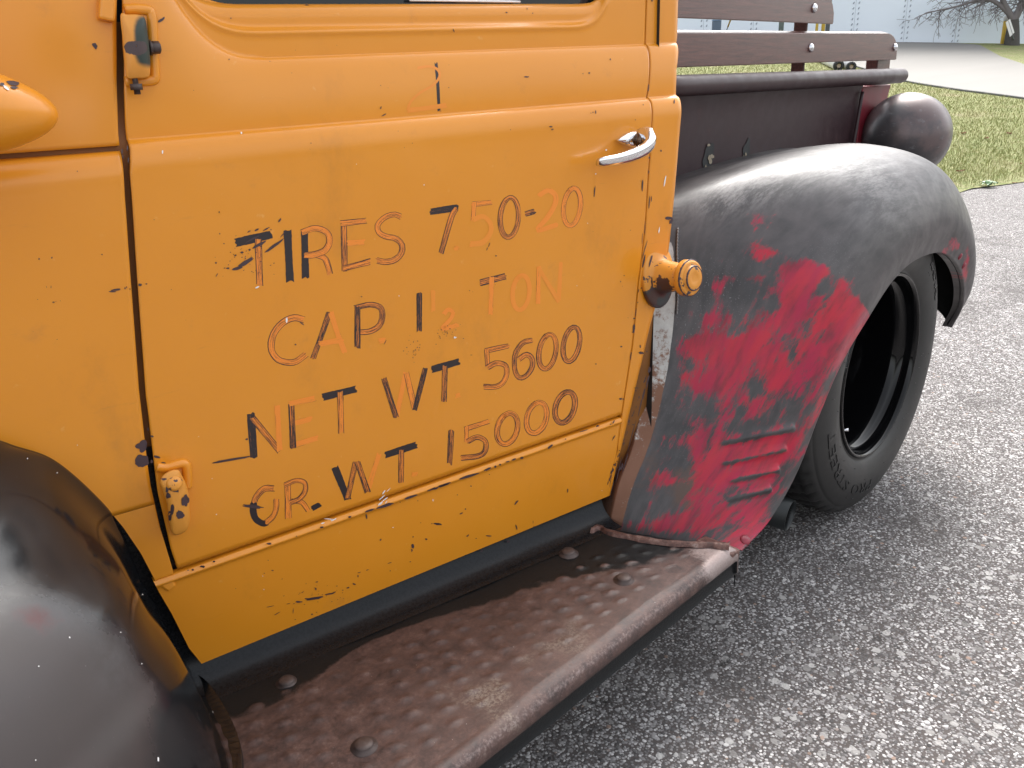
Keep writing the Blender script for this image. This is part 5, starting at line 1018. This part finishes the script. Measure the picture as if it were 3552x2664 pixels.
# ---------------------------------------------------------------- rear wheel
WHC = np.array([2.122, .753, .4125])
def wheel():
    root = empty('rear_wheel', tuple(WHC)); root.parent = TR; root.matrix_parent_inverse = Matrix.Translation(-TR.location); 
    def sub(name, me, mat): o = bpy.data.objects.new(name, me); COL.objects.link(o); me.materials.append(mat); o.parent = root; o.matrix_parent_inverse = Matrix.Translation(-Vector(WHC)); return o
    # tyre: a = distance inward (+y) from the rim plane
    pr = [(.040, .232), (.006, .238), (.0015, .243), (.0, .248), (.0015, .251), (-.001, .254), (-.006, .262), (-.013, .280), (-.0165, .305), (-.016, .330), (-.011, .352), (-.002, .372), (.003, .3795), (.005, .3805), (.0055, .383), (.012, .391), (.022, .400), (.034, .4045)]
    tread = [(.034+.262*i/40, .4065-.006*(2*abs(i/40-.5))**4) for i in range(1, 40)]
    pr2 = pr+tread+[(.31-a*.8, r) for a, r in pr[::-1][1:12]]
    n = 288; t = np.linspace(0, 2*np.pi, n, endpoint=False); pr2 = np.array(pr2); R_ = np.repeat(pr2[None, :, 1], n, 0).copy(); A_ = np.repeat(pr2[None, :, 0], n, 0)
    tr = (A_ > .012) & (R_ > .388); ph = (t[:, None]/(2*np.pi)*54+np.abs(A_-.165)*7) % 1
    groove = ((ph < .16)) | (np.abs(A_-.105) < .0055) | (np.abs(A_-.225) < .0055) | (np.abs(A_-.165) < .004)
    R_ = np.where(tr & groove, R_-.007, R_)
    R_ = R_-np.where((np.sin(t) < -.93)[:, None], 0.0, 0)
    P = np.stack([WHC[0]+R_*np.cos(t)[:, None], WHC[1]+A_, WHC[2]+R_*np.sin(t)[:, None]], -1); P[..., 2] = np.maximum(P[..., 2], .004)
    sub('tyre', grid_mesh('tyre', P, cu=True, flip=False), RUB)
    rim = [(.004, .2475), (-.003, .2465), (-.0055, .243), (-.005, .2385), (.002, .235), (.012, .2335), (.026, .2325), (.033, .230), (.037, .224), (.042, .2185), (.060, .2165), (.10, .213), (.15, .208), (.195, .204), (.205, .198), (.210, .185), (.215, .10), (.216, .0)]
    sub('rim', lathe('rim', [(-a, r) for a, r in rim], WHC, (0, -1, 0), 96), GLOSS)
    a_ = math.radians(215); c_ = WHC+np.array([.222*math.cos(a_), .03, .222*math.sin(a_)]); sub('valve_stem', tube('valve_stem', lin([c_, c_+np.array([.012, -.028, .006])], 4), .0042, 8), GALV)
    sub('hub', lathe('hub', [(-.214, .075), (-.18, .074), (-.165, .06), (-.16, .0)], WHC, (0, -1, 0), 32), GLOSS)
    # raised sidewall words
    def word(txt, a0, a1, rm, hgt, nm='sidewall_lettering'):
        cu = bpy.data.curves.new('t', 'FONT'); cu.body = txt; cu.size = 1; cu.extrude = .03; cu.resolution_u = 2; cu.space_character = 1.1
        ob = bpy.data.objects.new('t', cu); COL.objects.link(ob); bpy.context.view_layer.update(); me = bpy.data.meshes.new_from_object(ob.evaluated_get(bpy.context.evaluated_depsgraph_get())); bpy.data.objects.remove(ob)
        co = np.array([v.co[:] for v in me.vertices]); x0, x1 = co[:, 0].min(), co[:, 0].max(); y0, y1 = co[:, 1].min(), co[:, 1].max()
        ang = a0+(a1-a0)*(co[:, 0]-x0)/(x1-x0); r = rm+(co[:, 1]-(y0+y1)/2)/(y1-y0)*hgt
        ps = np.array(pr); o_ = np.argsort(ps[4:16, 1]); off = np.interp(r, ps[4:16, 1][o_], ps[4:16, 0][o_])
        q = np.stack([WHC[0]+r*np.cos(ang), WHC[1]+off-.0004-np.where(co[:, 2] > 0, .0016, -.002), WHC[2]+r*np.sin(ang)], -1)
        me.vertices.foreach_set('co', q.astype(np.float32).ravel()); me.update(); me.name = nm; sub(nm, me, LETT)
    LETT = simple('raised_rubber', (.010, .010, .010), .35)
    word('PRO STREET', math.radians(266), math.radians(193), .326, .030)
    word('RADIAL', math.radians(47), math.radians(22), .330, .026)
    # mould vent nibs
    parts = []
    for k in range(60):
        a = rng.uniform(0, 6.28); r = rng.uniform(.265, .372); off = np.interp(r, [.262, .280, .305, .330, .352, .372], [-.006, -.013, -.0165, -.016, -.011, -.002]); c = np.array([WHC[0]+r*math.cos(a), WHC[1]+off, WHC[2]+r*math.sin(a)])
        parts.append(tube_np(lin([c, c+np.array([.005, -.003, -.001])], 2), .0007, 4))
    V, Q, T = join_np(parts); o = sub('vent_nibs', mk_mesh('vent_nibs', V, Q, T), LETT); o['kind'] = 'stuff'
wheel()

# ---------------------------------------------------------------- exhaust tip
EXM = simple('exhaust_paint', (.014, .017, .018), .42, .2, var=.3, scale=30)
e1 = at_y(np.array(2742.), np.array(1789.), .80); e0 = e1+np.array([-.06, .44, .03]); ax = e0-e1
ex = place('exhaust_tip', lathe('exhaust_tip', [(.012, .0372), (.0, .0375), (0, .040), (.43, .040), (.44, 0)], e1, ax, 36), EXM, TR)
place('bore', lathe('bore', [(.010, .0373), (.25, .0373), (.25, 0)], e1, ax, 30), DARK, ex)

# ---------------------------------------------------------------- cargo bed with stake sides
YB = 1.09
G = np.zeros((40, 24, 3)); xs_ = np.linspace(1.36, float(at_y(np.array(2982.), np.array(400.), 1.09)[0]), 40); zs_ = np.linspace(.60, 1.13, 24)
G[..., 0] = xs_[:, None]; G[..., 2] = zs_[None]; G[..., 1] = YB+.012*np.sin((zs_[None]-.6)/.53*np.pi)-.012*smooth(zs_[None], 1.07, 1.13)
BS = place('bed_side', grid_mesh('bed_side', G, flip=True), BED, TR)
wall_quad('bed_front_wall', [(1.36, YB, .45), (1.36, 2.25, .45), (1.36, 2.25, 1.10), (1.36, YB, 1.10)], BED)
wall_quad('bed_far_side', [(1.36, 2.25, .45), (2.9, 2.25, .45), (2.9, 2.25, 1.12), (1.36, 2.25, 1.12)], BED)
wall_quad('bed_floor', [(1.36, YB, .62), (2.9, YB, .62), (2.9, 2.25, .62), (1.36, 2.25, .62)], BED)
ra = at_y(np.array(2354.), np.array(298.), 1.068); rb_ = at_y(np.array(3132.), np.array(262.), 1.068); d_ = (rb_-ra)/np.linalg.norm(rb_-ra)
rr_ = .0225; path = [ra-d_*.25]+[ra+(rb_-ra)*f for f in np.linspace(0, .985, 12)]+[rb_-d_*.010, rb_-d_*.003, rb_]
place('bed_rail', tube('bed_rail', np.array(path), [rr_]*13+[rr_*.92, rr_*.7, rr_*.3], 24), BED, TR)
# bed end flange and corner post
fl0, fl1 = at_y(np.array(2992.), np.array(318.), 1.085), at_y(np.array(2958.), np.array(520.), 1.085)
place('bed_end_flange', tube('bed_end_flange', lin([fl0, fl1], 8), .0055, 8), BED, TR)
REDP = simple('red_painted_post', (.16, .012, .022), .45, var=.35, scale=14)
def quad_post(name, px4, y, thick, mat, width=.003):
    q = [at_y(np.array(float(a)), np.array(float(b)), y) for a, b in px4]
    return place(name, prism(name, q, np.array([.0, thick, 0]), width), mat, TR)
cpo = quad_post('corner_post', [(2994, 300), (3092, 292), (3056, 420), (3010, 620), (2962, 620)], 1.10, .05, REDP)
# grey dirt patches where bolts pass through the bed side
def patch():
    lst = [(2455, 545, 34, 100, 8), (2586, 535, 30, 85, 8), (2700, 540, 26, 60, 8)]
    flakes_on(BS, lst, simple('soot_patch', (.022, .024, .025), .6), 'soot_patches', BS, .0015)
    flakes_on(BS, [(2459, 553, 13, 30, -8), (2467, 542, 12, 14, 0), (2455, 503, 8, 12, 20), (2443, 588, 6, 34, 5), (2575, 558, 9, 36, 8), (2584, 537, 6, 16, 0), (2698, 546, 8, 16, 10), (2684, 538, 5, 12, 0), (2688, 566, 5, 12, 0)], simple('bare_scrape', (.30, .25, .18), .6, var=.5, scale=200), 'bare_scrapes', BS, .003)
patch()
# stake boards and posts
def board(name, poly, y, thick, parent=TR):
    q = [at_y(np.array(float(a)), np.array(float(b)), y) for a, b in poly]
    return place(name, prism(name, q, np.array([0, thick, .0068]), .0028, 2), WOOD, parent)
arc = [(3084, 116), (3094, 119), (3102, 127), (3108, 139), (3111.5, 155), (3112, 175), (3110, 208)]
b1 = board('stake_board', [(2130, 243.5), (2130, 111)]+arc, 1.088, .022)
arc2 = [(2840, -60), (2862, -40), (2880, -14), (2890, 15), (2894, 45), (2892, 78), (2889, 85)]
b2 = board('stake_board', [(2130, 55), (2130, -120), (2700, -100)]+arc2, 1.088, .022)
b1['label'] = 'lower stake board with open grain'; b2['label'] = 'upper smoother stake board'
for bb, px, py in ((b1, 2812, 166), (b1, 3104, 164), (b2, 2824, 28)):
    c_ = at_y(np.array(float(px)), np.array(float(py)), 1.087); place('carriage_bolt', lathe('carriage_bolt', [(0, .0115), (.002, .0115), (.005, .0095), (.0075, .005), (.008, 0)], c_, (0, -1, 0), 24), GALV, bb)
for px0, px1, pyb, ztop in ((2757, 2806, 60, 1.45), (3003, 3086, 240, 1.20)):
    a = at_y(np.array(float(px0)), np.array(float(pyb)), 1.148); bq = at_y(np.array(float(px1)), np.array(float(pyb)), 1.112)
    place('stake_post', box('stake_post', (a[0], 1.112, .95), (bq[0], 1.150, ztop), .003), WOOD, TR)
# ---------------------------------------------------------------- lamp bucket behind the fender
bc = at_y(np.array(3138.), np.array(472.), 1.0); br = .1290
prof = [(br*1.0*math.sin(t)*1.02, br*math.cos(t)) for t in np.linspace(0, np.pi/2, 26)]
prof = [(-.045, 0), (-.045, br*.96), (-.035, br)]+prof
place('tail_lamp_bucket', lathe('tail_lamp_bucket', prof, bc, (-.98, -.12, .10), 64), m_lamp_bucket(), TR, label='round bare steel lamp bucket behind the rear fender')
st = tube('lamp_bracket', lin([bc+[.0, 0, -.05], bc+[-.05, .12, -.10]], 4), .012, 8); place('lamp_bracket', st, STEEL, TR)
# rest of the chassis: front wheel, far side
place('chassis', box('chassis', (-1.0, 1.25, .24), (2.9, 2.0, .34), .02), DARK, TR)
